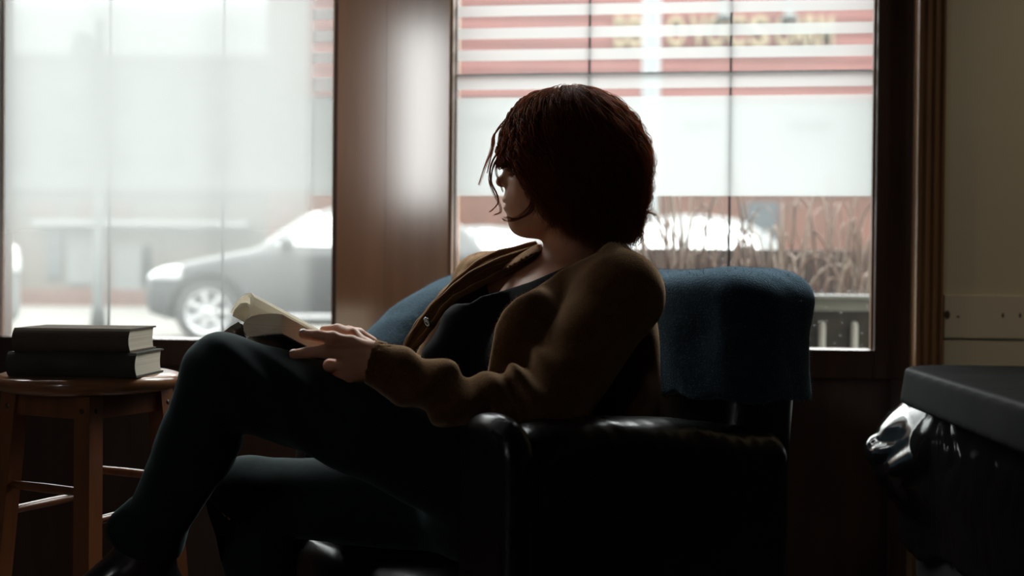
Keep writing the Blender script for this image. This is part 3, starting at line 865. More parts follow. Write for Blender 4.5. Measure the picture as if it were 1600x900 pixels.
# ------------------------------------------------------------------ armchair (black leather, facing the lower left)
M_LEATHER = principled('black leather', (0.005, 0.005, 0.005), (0.004, 0.004, 0.004), rough=0.25, rough2=0.33, scale=12, bump=0.3, bump_scale=120, bump_dist=0.0008, spec=0.5)
M_DARKWOOD = principled('black wood feet', (0.012, 0.010, 0.009), rough=0.4)
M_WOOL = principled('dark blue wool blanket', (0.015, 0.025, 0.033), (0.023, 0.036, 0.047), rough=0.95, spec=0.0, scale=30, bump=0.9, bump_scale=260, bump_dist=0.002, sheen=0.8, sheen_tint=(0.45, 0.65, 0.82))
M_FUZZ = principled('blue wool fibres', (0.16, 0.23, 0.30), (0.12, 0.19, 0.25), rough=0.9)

AL = math.radians(38)
CC = np.array([-math.cos(AL), -math.sin(AL), 0.0])      # the way the chair faces
CL = np.array([math.sin(AL), -math.cos(AL), 0.0])       # its left, towards the camera
CZ = np.array([0, 0, 1.0])
CO = np.array([0.013, 2.292, 0.0])                      # centre on the floor
CR = np.stack([CC, CL, CZ])
def ch(f, l, z): return CO + CC * f + CL * l + CZ * z
def to_ch(Q): return (Q - CO) @ CR.T
HW, HD = 0.43, 0.34
armchair = empty('armchair', ch(0, 0, 0), 'black leather armchair under the seated reader, a blue blanket over its back', 'armchair')

def back_top(l, f):
    """height of the back and far wing above the floor"""
    return 0.90 - 0.05 * np.clip((np.abs(l) - 0.30) / 0.13, 0, 1) ** 2
def sd_back(Q, off=0.0):
    p = to_ch(Q)
    f, l, z = p[:, 0], p[:, 1], p[:, 2]
    lean = (z - 0.3) * 0.10
    # curved U: the back plus the far wing, wall thickness .15
    q = np.stack([f + lean, l, z], 1)
    back = rbox(q, (-HD + 0.105, -0.02, 0.50), (0.085, HW - 0.02, 0.415), 0.055)
    topd = z - (0.905 - 0.045 * np.clip((l - 0.22) / 0.2, 0, 1) ** 2)
    back = s_max(back, topd, 0.05)
    wing = rbox(q, (-0.02, -HW + 0.085, 0.46), (0.31, 0.085, 0.46), 0.07)
    wt = z - (0.895 - 0.015 * np.clip((f + 0.25) / 0.2, 0, 1) - 0.33 * np.clip((f + 0.12) / 0.42, 0, 1) ** 1.5)
    wing = s_max(wing, wt, 0.07)
    return s_min(back, wing, 0.10) - off
def sd_arm(Q):
    p = to_ch(Q)
    f, l, z = p[:, 0], p[:, 1], p[:, 2]
    top = 0.69 - 0.07 * np.clip((0.18 - f) / 0.5, 0, 1) ** 1.3 - 0.05 * np.clip((f - 0.22) / 0.10, 0, 1) ** 2
    body = rbox(p, (0.01, HW - 0.07, 0.36), (0.315, 0.062, 0.34), 0.055)
    body = s_max(body, z - top, 0.06)
    return body + 0.0018 * nz3(p, 40, 2)
def sd_panel(Q):
    p = to_ch(Q)
    f, l, z = p[:, 0], p[:, 1], p[:, 2]
    top = 0.700 - 0.9 * (l - (HW - 0.075)) ** 2 * 6
    b = rbox(p, (0.325, HW - 0.070, 0.37), (0.030, 0.070, 0.345), 0.026)
    return s_max(b, z - top, 0.05)
def sd_panel_far(Q):
    p = to_ch(Q); l, z = p[:, 1], p[:, 2]
    b = rbox(p, (0.325, -HW + 0.080, 0.26), (0.028, 0.078, 0.215), 0.026)
    return s_max(b, z - (0.48 - 5 * (l + HW - 0.08) ** 2), 0.04)
def chmesh(name, f, lo, hi, h, mat, parent):
    """bounds given in chair coordinates"""
    c = np.array([ch(a, b, c_) for a in (lo[0], hi[0]) for b in (lo[1], hi[1]) for c_ in (lo[2], hi[2])])
    return link(name, iso(f, c.min(0) - 0.02, c.max(0) + 0.02, h), mat, parent)
chmesh('backrest', sd_back, (-0.50, -0.48, 0.05), (0.35, 0.48, 0.95), 0.008, M_LEATHER, armchair)
chmesh('armrest', sd_arm, (-0.36, 0.25, 0.0), (0.36, 0.45, 0.72), 0.006, M_LEATHER, armchair)
chmesh('front_panel', sd_panel, (0.27, 0.25, 0.0), (0.37, 0.45, 0.72), 0.005, M_LEATHER, armchair)
chmesh('front_panel', sd_panel_far, (0.27, -0.45, 0.0), (0.37, -0.25, 0.62), 0.006, M_LEATHER, armchair)
chmesh('seat_base', lambda Q: rbox(to_ch(Q), (0.03, 0, 0.17), (0.29, 0.295, 0.105), 0.03), (-0.3, -0.33, 0.05), (0.36, 0.33, 0.3), 0.009, M_LEATHER, armchair)
def sd_cush(Q):
    p = to_ch(Q)
    b = rbox(p, (0.065, 0, 0.325), (0.27, 0.278, 0.075), 0.045)
    return b - 0.012 * np.cos(np.clip(p[:, 0] * 5, -1.5, 1.5)) * np.cos(np.clip(p[:, 1] * 5, -1.5, 1.5))
chmesh('seat_cushion', sd_cush, (-0.3, -0.32, 0.2), (0.38, 0.32, 0.46), 0.008, M_LEATHER, armchair)
for a in (-0.27, 0.28):
    for b in (-0.36, 0.36):
        me = lathe([(0.018, 0.0), (0.026, 0.02), (0.028, 0.07), (0.028, 0.09)], 20); me.transform(Matrix.Translation(Vector(ch(a, b, 0))))
        link('foot', me, M_DARKWOOD, armchair)

# ------------------------------------------------------------------ blue wool blanket over the back and the far wing
def sd_blanket(Q):
    p = to_ch(Q); f, l, z = p[:, 0], p[:, 1], p[:, 2]
    fold = 0.006 * np.sin(l * 38 + 2.0 * np.sin(z * 9) + f * 14) * np.clip((0.93 - z) / 0.2, 0, 1) + 0.004 * nz3(p, 22, 4) + 0.012 * nz3(p, 7.5, 2) * np.clip((-0.1 - l) / 0.15, 0, 1)
    # hangs free a little towards the hem at the near corner
    flare = 0.022 * np.clip((0.86 - z) / 0.2, 0, 1) * np.clip((l - 0.25) / 0.15, 0, 1)
    bulge = 0.014 * np.exp(-((l - 0.36) / 0.09) ** 2) * np.clip((z - 0.8) / 0.06, 0, 1)
    d = sd_back(Q, 0.016) - fold * 0.8 - flare - bulge
    hem = np.where(l > 0.18, 0.685, 0.60) + 0.004 * np.sin(l * 60 + f * 40) - 0.05 * np.clip(-l * 2, 0, 1)
    d = np.maximum(d, hem - z)
    return np.maximum(d, f - 0.285)
blanket = chmesh('wool_blanket', sd_blanket, (-0.54, -0.52, 0.45), (0.36, 0.54, 0.97), 0.006, M_WOOL, None)
tag(blanket, 'dark blue fuzzy wool blanket draped over the back of the armchair', 'blanket')
bpy.context.view_layer.update()

def fuzz_on(me, name, mat, parent, n, length, rad, zmin=-9, seed=1, cond=None):
    """short loose fibres standing out of a knitted surface"""
    rg = np.random.default_rng(seed)
    nv = len(me.vertices)
    co = np.empty(nv * 3, np.float32); me.vertices.foreach_get('co', co); co = co.reshape(-1, 3)
    no = np.empty(nv * 3, np.float32); me.vertices.foreach_get('normal', no); no = no.reshape(-1, 3)
    ok = co[:, 2] > zmin
    if cond is not None: ok &= cond(co)
    idx = rg.choice(np.nonzero(ok)[0], n)
    p0 = co[idx]; nn = no[idx] + rg.normal(0, 0.55, (n, 3)); nn /= np.linalg.norm(nn, axis=1)[:, None]
    L = length * rg.uniform(0.4, 1.3, n)[:, None]
    side = rg.normal(0, 1, (n, 3)); side -= (side * nn).sum(1)[:, None] * nn; side /= np.linalg.norm(side, axis=1)[:, None]
    P0 = p0 - no[idx] * 0.001; P1 = p0 + nn * L * 0.5 + side * L * 0.1; P2 = p0 + nn * L * 0.85 + side * L * 0.45
    V = []
    for Pp, r in ((P0, rad), (P1, rad * 0.8), (P2, rad * 0.35)):
        w = np.cross(nn, side)
        V += [Pp + side * r, Pp - side * r * 0.5 + w * r * 0.87, Pp - side * r * 0.5 - w * r * 0.87]
    V = np.stack(V, 1).reshape(-1, 3)
    b = (np.arange(n) * 9)[:, None, None]
    q = []
    for lv in (0, 3):
        for k in range(3):
            k2 = (k + 1) % 3
            q.append([lv + k, lv + k2, lv + 3 + k2, lv + 3 + k])
    Fq = (b + np.array(q)[None]).reshape(-1, 4)
    o = link(name, fast_mesh(V, Fq), mat, parent)
    o['kind'] = 'stuff'
    return o
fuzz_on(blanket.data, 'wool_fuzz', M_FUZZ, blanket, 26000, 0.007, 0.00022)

# ------------------------------------------------------------------ stool
M_STOOL = principled('orange varnished stool wood', (0.22, 0.075, 0.026), (0.155, 0.05, 0.018), rough=0.32, scale=5, stretch=(6, 6, 0.8), coat=0.6, coat_rough=0.15)
M_STOOLTOP = principled('varnished stool seat wood', (0.34, 0.15, 0.065), (0.26, 0.11, 0.045), rough=0.28, scale=4, stretch=(1, 7, 1), coat=0.8, coat_rough=0.12)
M_PLUG = principled('dark screw plug', (0.05, 0.022, 0.012), rough=0.5)
SD = 2.26
sc_ = P(139, 590, SD); SX, SY = sc_[0], sc_[1]; SZ = 0.713
stool = empty('bar_stool', (SX, SY, 0), 'round topped orange brown wooden stool carrying two books', 'stool')
me = lathe([(0.0, SZ - 0.032), (0.140, SZ - 0.032), (0.156, SZ - 0.028), (0.164, SZ - 0.018), (0.166, SZ - 0.010), (0.161, SZ - 0.003), (0.150, SZ), (0.0, SZ)], 72)
me.transform(Matrix.Translation(Vector((SX, SY, 0)))); link('seat', me, M_STOOLTOP, stool)
SA = math.radians(-50)     # direction of the first leg from the centre
def sdir(k): a = SA + k * PI / 2 - math.radians(35); return np.array([math.cos(a), math.sin(a), 0])
# legs: near, right, far, left
leg_az = [math.radians(a) for a in (-71, 19, 109, 199)]
zt, spread0, spread1 = SZ - 0.032, 0.126, 0.185
def leg_at(k, z):
    t = 1 - z / zt
    r = spread0 + (spread1 - spread0) * t
    return np.array([SX + r * math.cos(leg_az[k]), SY + r * math.sin(leg_az[k]), z])
LW = 0.017
for k in range(4):
    rot = leg_az[k] + PI / 4 + math.radians(4)
    ex = np.array([math.cos(rot), math.sin(rot), 0]) * LW; ey = np.array([-math.sin(rot), math.cos(rot), 0]) * LW
    a, b = leg_at(k, zt), leg_at(k, 0.0)
    bm = bmesh.new()
    vt = [bm.verts.new(a + sx * ex + sy * ey) for sx, sy in ((-1, -1), (1, -1), (1, 1), (-1, 1))]
    vb = [bm.verts.new(b + sx * ex + sy * ey) for sx, sy in ((-1, -1), (1, -1), (1, 1), (-1, 1))]
    bm.faces.new(vt); bm.faces.new(vb[::-1])
    for i in range(4): bm.faces.new((vt[i], vb[i], vb[(i + 1) % 4], vt[(i + 1) % 4]))
    lg = link('leg', bm_mesh(bm, 0.003, 2), M_STOOL, stool, smooth=False)
    # screw plugs near the top on the two outer faces
    for e, sg in ((ex, 1 if np.dot(ex, a - np.array([SX, SY, a[2]])) > 0 else -1), (ey, 1 if np.dot(ey, a - np.array([SX, SY, a[2]])) > 0 else -1)):
        nrm = e / LW * sg
        c = leg_at(k, zt - 0.026) + nrm * (LW - 0.0005)
        me = lathe([(0.0, 0.0012), (0.0045, 0.001), (0.0052, -0.002)], 16)
        me.transform(Matrix.Translation(Vector(c)) @ Vector(nrm).to_track_quat('Z', 'Y').to_matrix().to_4x4())
        link('screw_plug', me, M_PLUG, lg)
def bar_between(name, a, b, z_half, t_half, mat, cyl=None):
    a = np.array(a); b = np.array(b); d = (b - a) / np.linalg.norm(b - a)
    if cyl: return link(name, tubes_mesh([np.array([a, a + (b - a) * .04, a + (b - a) * .5, b - (b - a) * .04, b])], [np.array([cyl * .85, cyl * .95, cyl * 1.1, cyl * .95, cyl * .85])], 16), mat, stool)
    n = np.cross(d, CZ)
    bm = bmesh.new()
    vs = []
    for e in (a, b):
        vs.append([bm.verts.new(e + n * sx * t_half + CZ * sz * z_half) for sx, sz in ((-1, -1), (1, -1), (1, 1), (-1, 1))])
    bm.faces.new(vs[0][::-1]); bm.faces.new(vs[1])
    for i in range(4): bm.faces.new((vs[0][i], vs[0][(i + 1) % 4], vs[1][(i + 1) % 4], vs[1][i]))
    return link(name, bm_mesh(bm, 0.002), mat, stool, smooth=False)
for k in range(4):
    k2 = (k + 1) % 4
    a, b = leg_at(k, zt - 0.021), leg_at(k2, zt - 0.021)
    u = (b - a) / np.linalg.norm(b - a)
    bar_between('apron', a + u * 0.012, b - u * 0.012, 0.0205, 0.009, M_STOOL)
    # rungs: opposite sides share a height
    for z in ((0.461, 0.20) if k % 2 == 0 else (0.512, 0.25)):
        a, b = leg_at(k, z), leg_at(k2, z); u = (b - a) / np.linalg.norm(b - a)
        bar_between('rung', a + u * 0.008, b - u * 0.008, 0, 0, M_STOOL, cyl=0.0078)

# ------------------------------------------------------------------ the two thick books on the stool
M_COVER1 = principled('worn dark brown cloth cover', (0.13, 0.10, 0.078), (0.10, 0.078, 0.060), rough=0.85, spec=0.25, scale=14, bump=0.2, bump_scale=400, bump_dist=0.0004)
M_COVER2 = principled('black cloth cover', (0.075, 0.072, 0.060), (0.058, 0.056, 0.047), rough=0.85, spec=0.25, scale=14, bump=0.2, bump_scale=400, bump_dist=0.0004)
def pages_mat(name, c1, c2, axis='Z', marks=None, scale=900):
    m, nt, out = new_mat(name)
    b = nd(nt, 'ShaderNodeBsdfPrincipled'); b.inputs['Roughness'].default_value = 0.85; b.inputs['Specular IOR Level'].default_value = 0.2
    nt.links.new(b.outputs[0], out.inputs[0])
    tc = nd(nt, 'ShaderNodeTexCoord'); mp = nd(nt, 'ShaderNodeMapping')
    mp.inputs['Scale'].default_value = {'Z': (3, 3, scale), 'X': (scale, 3, 3)}[axis]
    nt.links.new(tc.outputs['Object'], mp.inputs[0])
    n = nd(nt, 'ShaderNodeTexNoise'); n.inputs['Scale'].default_value = 1.0; n.inputs['Detail'].default_value = 2
    nt.links.new(mp.outputs[0], n.inputs[0])
    mx = nd(nt, 'ShaderNodeMix', data_type='RGBA'); mx.inputs[6].default_value = col(c1); mx.inputs[7].default_value = col(c2)
    mr = nd(nt, 'ShaderNodeMapRange'); mr.inputs[1].default_value = .4; mr.inputs[2].default_value = .6; nt.links.new(n.outputs[0], mr.inputs[0])
    nt.links.new(mr.outputs[0], mx.inputs[0])
    last = mx.outputs[2]
    if marks:
        n2 = nd(nt, 'ShaderNodeTexNoise'); n2.inputs['Scale'].default_value = 95; n2.inputs['Detail'].default_value = 3
        nt.links.new(tc.outputs['Object'], n2.inputs[0])
        m2 = nd(nt, 'ShaderNodeMapRange'); m2.inputs[1].default_value = .56; m2.inputs[2].default_value = .60; nt.links.new(n2.outputs[0], m2.inputs[0])
        f = spot_factor(nt, tc, *marks)
        mu = nd(nt, 'ShaderNodeMath', operation='MULTIPLY'); nt.links.new(f, mu.inputs[0]); nt.links.new(m2.outputs[0], mu.inputs[1])
        m3 = nd(nt, 'ShaderNodeMix', data_type='RGBA'); nt.links.new(mu.outputs[0], m3.inputs[0]); nt.links.new(last, m3.inputs[6]); m3.inputs[7].default_value = (0.16, 0.14, 0.12, 1)
        last = m3.outputs[2]
    nt.links.new(last, b.inputs['Base Color'])
    return m
M_PAGES1 = pages_mat('book page edges', (0.62, 0.55, 0.44), (0.50, 0.44, 0.35))
M_PAGES2 = pages_mat('book page edges with faint writing', (0.64, 0.59, 0.49), (0.52, 0.48, 0.39), marks=((0.2, 0, 0.022), 0.034, 0.014))
def hardback(name, corner, L, Wd, H, ang, cover, pages, label, mouth=0.004):
    """corner = near right bottom corner (world), length runs to the left along the spine side"""
    t = empty(name, corner, label, 'book', 'hardbacks stacked on the stool')
    T = Matrix.Translation(Vector(corner)) @ Matrix.Rotation(ang, 4, 'Z')
    # local: x from -L..0, y 0..Wd (spine at y=0), z 0..H
    c = 0.0028
    def put(nm, me, mat, smooth=False):
        me.transform(T); return link(nm, me, mat, t, smooth=smooth)
    # cover: one bent shell (back board, rounded spine, front board)
    prof = []
    n = 10
    outer = [(Wd, 0.0), (0.012, 0.0)] + [(0.012 - 0.012 * math.sin(PI * k / n) ** 0.8, H * k / n) for k in range(1, n)] + [(0.012, H), (Wd, H)]
    inner = [(Wd, H - c), (0.014, H - c)] + [(0.0145 - 0.012 * math.sin(PI * k / n) ** 0.8, H * k / n) for k in range(n - 1, 0, -1)] + [(0.014, c), (Wd, c)]
    inner[2:-2] = [(y, min(max(z, c + 0.0005), H - c - 0.0005)) for y, z in inner[2:-2]]
    loop = outer + inner
    V = [(x, y, z) for x in (-L, 0) for y, z in loop]; N_ = len(loop)
    Fc = [(i, (i + 1) % N_, N_ + (i + 1) % N_, N_ + i) for i in range(N_)]
    # caps as strips between outer and inner
    m_ = len(outer)
    for base in (0, N_):
        for i in range(m_ - 1):
            j = N_ - 1 - i
            Fc.append((base + i, base + i + 1, base + j - 1, base + j))
    bm = bmesh.new(); bm.from_mesh(mesh_from(V, Fc))
    put('cover', bm_mesh(bm), cover)
    # page block, slightly hollow fore-edge
    V = []; n = 12
    pl = [(0.0132 - 0.008 * math.sin(PI * k / n), c + (H - 2 * c) * k / n) for k in range(n + 1)] + [(Wd - 0.004 - mouth * math.sin(PI * k / n), H - c - (H - 2 * c) * k / n) for k in range(n + 1)]
    V = [(x, y, z) for x in (-L + 0.004, -0.004) for y, z in pl]; N_ = len(pl)
    Fc = [(i, (i + 1) % N_, N_ + (i + 1) % N_, N_ + i) for i in range(N_)]
    for base in (0, N_):
        for i in range(n):
            Fc.append((base + i, base + i + 1, base + N_ - 2 - i, base + N_ - 1 - i))
    bm = bmesh.new(); bm.from_mesh(mesh_from(V, Fc)); put('page_block', bm_mesh(bm), pages)
    return t
BA = math.radians(-3)
c1 = P(210, 592, 2.13); c1[2] = SZ + 0.0003
hardback('hardback_book', tuple(c1), 0.232, 0.150, 0.0435, BA, M_COVER2, M_PAGES2, 'thick black hardback book lying directly on the stool, underneath another book')
c2 = P(200, 556, 2.135); c2[2] = SZ + 0.0441
hardback('hardback_book', tuple(c2), 0.208, 0.150, 0.042, BA + math.radians(1), M_COVER1, M_PAGES1, 'thick dark brown hardback book, topmost of the two on the stool')

# ------------------------------------------------------------------ black bin with glossy liner at the right
M_LID = principled('matte black lid', (0.016, 0.017, 0.017), (0.012, 0.013, 0.013), rough=0.5, rough2=0.56, spec=0.015, scale=6, bump=0.15, bump_scale=300, bump_dist=0.0004)
M_LINER = principled('glossy black plastic liner', (0.006, 0.006, 0.006), rough=0.10, spec=0.8)
M_BIN = principled('black plastic bin', (0.008, 0.008, 0.008), rough=0.5)
BX0, BX1, BY0, BY1, BZT = 0.785, 1.36, 1.50, 2.62, 0.715
bc = ((BX0 + BX1) / 2, (BY0 + BY1) / 2)
binn = empty('waste_bin', (bc[0], bc[1], 0), 'long black bin with a matte rounded lid over a glossy crumpled plastic liner', 'bin')
def rrect(x, y, cx, cy, hx, hy, r):
    qx = np.abs(x - cx) - (hx - r); qy = np.abs(y - cy) - (hy - r)
    return np.hypot(np.maximum(qx, 0), np.maximum(qy, 0)) + np.minimum(np.maximum(qx, qy), 0) - r
BR = Matrix.Rotation(math.radians(-4.3), 3, 'Z'); BRN = np.array(BR)
def unrot(Q):
    c = np.array([bc[0], bc[1], 0.0]); return (Q - c) @ BRN + c
def sd_lid(Q):
    Q = unrot(Q)
    x, y, z = Q[:, 0], Q[:, 1], Q[:, 2]
    grow = 0.010 * np.clip((BZT - z) / 0.07, 0, 1)
    d = rrect(x, y, bc[0], bc[1], (BX1 - BX0) / 2, (BY1 - BY0) / 2, 0.13) - grow
    return s_max(d, np.abs(z - (BZT - 0.038)) - 0.038, 0.010)
link('lid', iso(sd_lid, (BX0 - .05, BY0 - .05, BZT - 0.1), (BX1 + .05, BY1 + .05, BZT + .02), 0.006), M_LID, binn)
def sd_liner(Q):
    Q = unrot(Q)
    x, y, z = Q[:, 0], Q[:, 1], Q[:, 2]
    t = np.clip((BZT - 0.06 - z) / 0.30, 0, 1)
    amp = 0.006 + 0.062 * np.clip((y - (BY1 - 0.30)) / 0.16, 0, 1)
    grow = amp * np.sin(np.clip(t * 1.25, 0, 1) * PI) ** 0.8 - 0.016 + 0.03 * t ** 2 * 0
    a = np.arctan2(y - bc[1], x - bc[0]) * 9 + y * 30
    # creased, faceted plastic
    cre = 0.016 * np.abs(nz3(Q, 13, 5)) + 0.012 * np.abs(nz3(Q, 25, 9)) + 0.004 * np.abs(np.sin(a * 0.7 + 2 * np.sin(z * 11)))
    d = rrect(x, y, bc[0], bc[1], (BX1 - BX0) / 2, (BY1 - BY0) / 2, 0.12) - grow - cre * np.clip(t * 5, 0.25, 1) * (0.3 + 1.3 * np.clip((y - (BY1 - 0.32)) / 0.16, 0, 1))
    bot = BZT - 0.36 + 0.02 * np.sin(a)
    return s_max(np.maximum(d, bot - z), z - (BZT - 0.052), 0.004) * 0.8
link('plastic_liner', iso(sd_liner, (BX0 - .12, BY0 - .12, BZT - 0.42), (BX1 + .12, BY1 + .12, BZT), 0.006, lip=1.8), M_LINER, binn)
def sd_bin(Q):
    Q = unrot(Q)
    x, y, z = Q[:, 0], Q[:, 1], Q[:, 2]
    d = rrect(x, y, bc[0], bc[1], (BX1 - BX0) / 2 - 0.02, (BY1 - BY0) / 2 - 0.02, 0.11) + 0.03 * np.clip((0.5 - z), 0, 1)
    return s_max(d, np.abs(z - 0.20) - 0.20, 0.01)
link('bin_body', iso(sd_bin, (BX0 - .05, BY0 - .05, -0.02), (BX1 + .05, BY1 + .05, 0.45), 0.012), M_BIN, binn)
# ------------------------------------------------------------------ the reader
M_SKIN = principled('skin', (0.60, 0.29, 0.175), (0.55, 0.26, 0.155), rough=0.5, scale=20, sss=0.12, bump=0.1, bump_scale=300, bump_dist=0.0004)
M_LIPS = principled('lips', (0.42, 0.14, 0.12), rough=0.4, sss=0.1)
M_CARD = principled('brown wool knit', (0.10, 0.047, 0.019), (0.075, 0.034, 0.014), rough=0.95, spec=0.0, scale=40, bump=0.8, bump_scale=420, bump_dist=0.0012, sheen=1.0, sheen_tint=(0.95, 0.65, 0.42))
M_CARDFUZZ = principled('brown wool fibres', (0.30, 0.16, 0.08), (0.22, 0.12, 0.06), rough=0.9)
M_TOP = principled('black cotton', (0.006, 0.007, 0.008), (0.005, 0.006, 0.007), rough=0.9, spec=0.2, sheen=0.05, sheen_tint=(0.5, 0.6, 0.7))
M_JEANS = principled('dark teal denim', (0.009, 0.016, 0.017), (0.007, 0.012, 0.013), rough=0.85, scale=60, bump=0.4, bump_scale=700, bump_dist=0.0006, spec=0.12, sheen=0.2, sheen_tint=(0.45, 0.65, 0.65))
M_SHOE = principled('black leather shoe', (0.012, 0.011, 0.010), rough=0.28, coat=0.4, coat_rough=0.15)
M_BUTTON = principled('black glossy button', (0.010, 0.010, 0.010), rough=0.12, coat=1.0)

# joints
L_SH = P(968, 462, 2.05); R_SH = P(760, 447, 2.36)
L_EL = P(852, 640, 1.95); L_WR = P(585, 562, 1.93)
R_EL = P(668, 610, 2.38); R_WR = P(585, 562, 2.14)
NECK = P(896, 420, 2.22); NECK_T = P(893, 340, 2.21)
HIP = P(790, 760, 2.14)
L_HIP = P(800, 770, 2.06); R_HIP = P(770, 790, 2.22)
L_KN = P(350, 590, 1.95); L_AN = P(247, 820, 2.04)
R_KN = P(385, 775, 2.22); R_AN = np.array([-0.40, 2.14, 0.10])
LDIR = (L_SH - R_SH) / np.linalg.norm(L_SH - R_SH)
SHM = (L_SH + R_SH) / 2
UPV = SHM - HIP; UPV /= np.linalg.norm(UPV)
FWD = np.cross(UPV, LDIR); FWD /= np.linalg.norm(FWD)
if FWD[0] > 0: FWD = -FWD
TR = np.stack([LDIR, FWD, UPV])
CHEST = SHM * 0.60 + HIP * 0.40 - FWD * 0.0
BELLY = SHM * 0.30 + HIP * 0.70
HD = 2.2
def hp(px, py, dy=0.0): return P(px, py, HD + dy)

def torso(Q, g=0.0):
    d = ellip(Q, CHEST + UPV * 0.02, (0.150 + g, 0.095 + g, 0.19 + g), TR)
    d = s_min(d, ellip(Q, BELLY, (0.145 + g, 0.110 + g, 0.15 + g), TR), 0.06)
    d = s_min(d, ellip(Q, HIP, (0.16 + g, 0.13 + g, 0.13 + g), TR), 0.06)
    for sx in (-1, 1):
        d = s_min(d, ellip(Q, CHEST + LDIR * 0.075 * sx + FWD * 0.075 + UPV * 0.015, (0.068 + g, 0.062 + g, 0.070 + g), TR), 0.035)
    # shoulder girdle
    d = s_min(d, capsule(Q, L_SH, NECK - UPV * 0.015, 0.050 + g, 0.045 + g), 0.03)
    d = s_min(d, capsule(Q, R_SH, NECK - UPV * 0.015, 0.050 + g, 0.045 + g), 0.03)
    return d

# fingers: chains of joints, each its own
FING = [
    ([P(548, 536, 1.925), P(520, 528, 1.915), P(494, 524, 1.915), P(474, 522, 1.925)], [0.0108, 0.0098, 0.0088, 0.0078]),   # index along the page edges
    ([P(541, 552, 1.915), P(507, 549, 1.905), P(479, 551, 1.91), P(459, 553.5, 1.92)], [0.0108, 0.0098, 0.0088, 0.0076]),  # middle
    ([P(540, 570, 1.92), P(515, 571, 1.925), P(515, 576, 1.955), P(530, 572, 1.97)], [0.0100, 0.0092, 0.0084, 0.0074]),    # ring, curled under
    ([P(548, 586, 1.93), P(527, 584, 1.945), P(524, 590, 1.968), P(537, 588, 1.982)], [0.0090, 0.0082, 0.0074, 0.0066]),   # little, curled under
]
THUMB = ([P(572, 545, 1.95), P(551, 523, 1.968), P(528, 515.5, 1.99), P(507, 516, 2.0)], [0.0135, 0.0112, 0.0098, 0.0082])
RFING = [([P(570, 548, 2.12) + np.array([0, 0, -0.012 * i]), P(548, 540 + 12 * i, 2.10), P(528, 536 + 13 * i, 2.09), P(512, 534 + 14 * i, 2.085)], [0.0098, 0.009, 0.0082, 0.0072]) for i in range(4)]
RTHUMB = ([P(580, 536, 2.10), P(560, 522, 2.07), P(545, 518, 2.05), P(528, 520, 2.045)], [0.012, 0.0105, 0.0095, 0.008])

def hand_l(Q):
    d = None
    W1 = P(590, 552, 1.925); W2 = P(584, 578, 1.935)
    for (pts, rad) in FING:
        root = W1 if pts[0][2] > P(0, 560, 1.92)[2] else W2
        e = capsule(Q, root, pts[0], 0.0150, 0.0125)
        d = e if d is None else s_min(d, e, 0.010)
    d = s_min(d, capsule(Q, L_WR, P(562, 566, 1.93), 0.025, 0.021), 0.012)
    for (pts, rad) in FING:
        f = chain(Q, pts, rad, 0.003)
        # knuckle swells
        for j in (0, 1):
            f = s_min(f, ball(Q, pts[j], rad[j] * 1.06), 0.004)
        d = s_min(d, f, 0.0045)
    th = chain(Q, *THUMB, 0.004)
    th = s_min(th, capsule(Q, P(584, 562, 1.95), THUMB[0][0], 0.018, 0.016), 0.01)
    return s_min(d, th, 0.006)
def hand_r(Q):
    d = capsule(Q, R_WR, P(566, 562, 2.12), 0.024, 0.026)
    d = s_min(d, capsule(Q, P(580, 556, 2.13), P(556, 558, 2.11), 0.024, 0.022), 0.01)
    for (pts, rad) in RFING: d = s_min(d, chain(Q, pts, rad, 0.003), 0.004)
    return s_min(d, chain(Q, *RTHUMB, 0.004), 0.006)

def head(Q):
    R_ = None
    d = ellip(Q, hp(884, 240), (0.098, 0.076, 0.105))
    d = s_min(d, ellip(Q, hp(846, 262), (0.062, 0.062, 0.088)), 0.03)
    d = s_min(d, ellip(Q, hp(836, 318), (0.050, 0.050, 0.048)), 0.03)
    d = s_min(d, ball(Q, hp(812, 347), 0.0185), 0.022)
    for sy in (-1, 1):
        d = s_min(d, capsule(Q, hp(820, 352, 0.012 * sy), hp(882, 322, 0.056 * sy), 0.015, 0.016), 0.022)
        d = s_min(d, ball(Q, hp(826, 296, 0.036 * sy), 0.020), 0.022)           # cheek
        d = s_min(d, ball(Q, hp(812, 247, 0.024 * sy), 0.014), 0.016)           # brow
    # throat under the jaw
    d = s_min(d, capsule(Q, hp(850, 352), hp(880, 362), 0.022, 0.03), 0.03)
    # eye sockets and eyeballs with lids
    for sy in (-1, 1):
        d = s_max(d, -ball(Q, hp(799, 263, 0.031 * sy), 0.014), 0.010)
        d = s_min(d, ball(Q, hp(811, 264, 0.030 * sy), 0.0122), 0.002)
    # nose
    d = s_min(d, capsule(Q, hp(806, 256), hp(787, 281), 0.0085, 0.0090), 0.012)
    d = s_min(d, ball(Q, hp(782.5, 284), 0.0092), 0.006)
    for sy in (-1, 1):
        d = s_min(d, ball(Q, hp(793, 289, 0.0105 * sy), 0.0066), 0.005)
        d = s_max(d, -ball(Q, hp(787.5, 293.5, 0.0055 * sy), 0.0028), 0.002)
    # mouth
    d = s_min(d, ellip(Q, hp(806, 314), (0.018, 0.025, 0.026)), 0.014)
    d = s_min(d, ellip(Q, hp(793.5, 312), (0.0105, 0.018, 0.0062)), 0.005)
    d = s_min(d, ellip(Q, hp(795.5, 324.5), (0.0105, 0.016, 0.0068)), 0.005)
    d = s_max(d, -capsule(Q, hp(789, 318, -0.016), hp(789, 318, 0.016), 0.0016), 0.003)
    # ears
    for sy in (-1, 1):
        e = ellip(Q, hp(893, 272, 0.077 * sy), (0.017, 0.008, 0.030))
        e = s_max(e, -ellip(Q, hp(891, 270, 0.085 * sy), (0.009, 0.006, 0.018)), 0.004)
        d = s_min(d, e, 0.006)
    return d

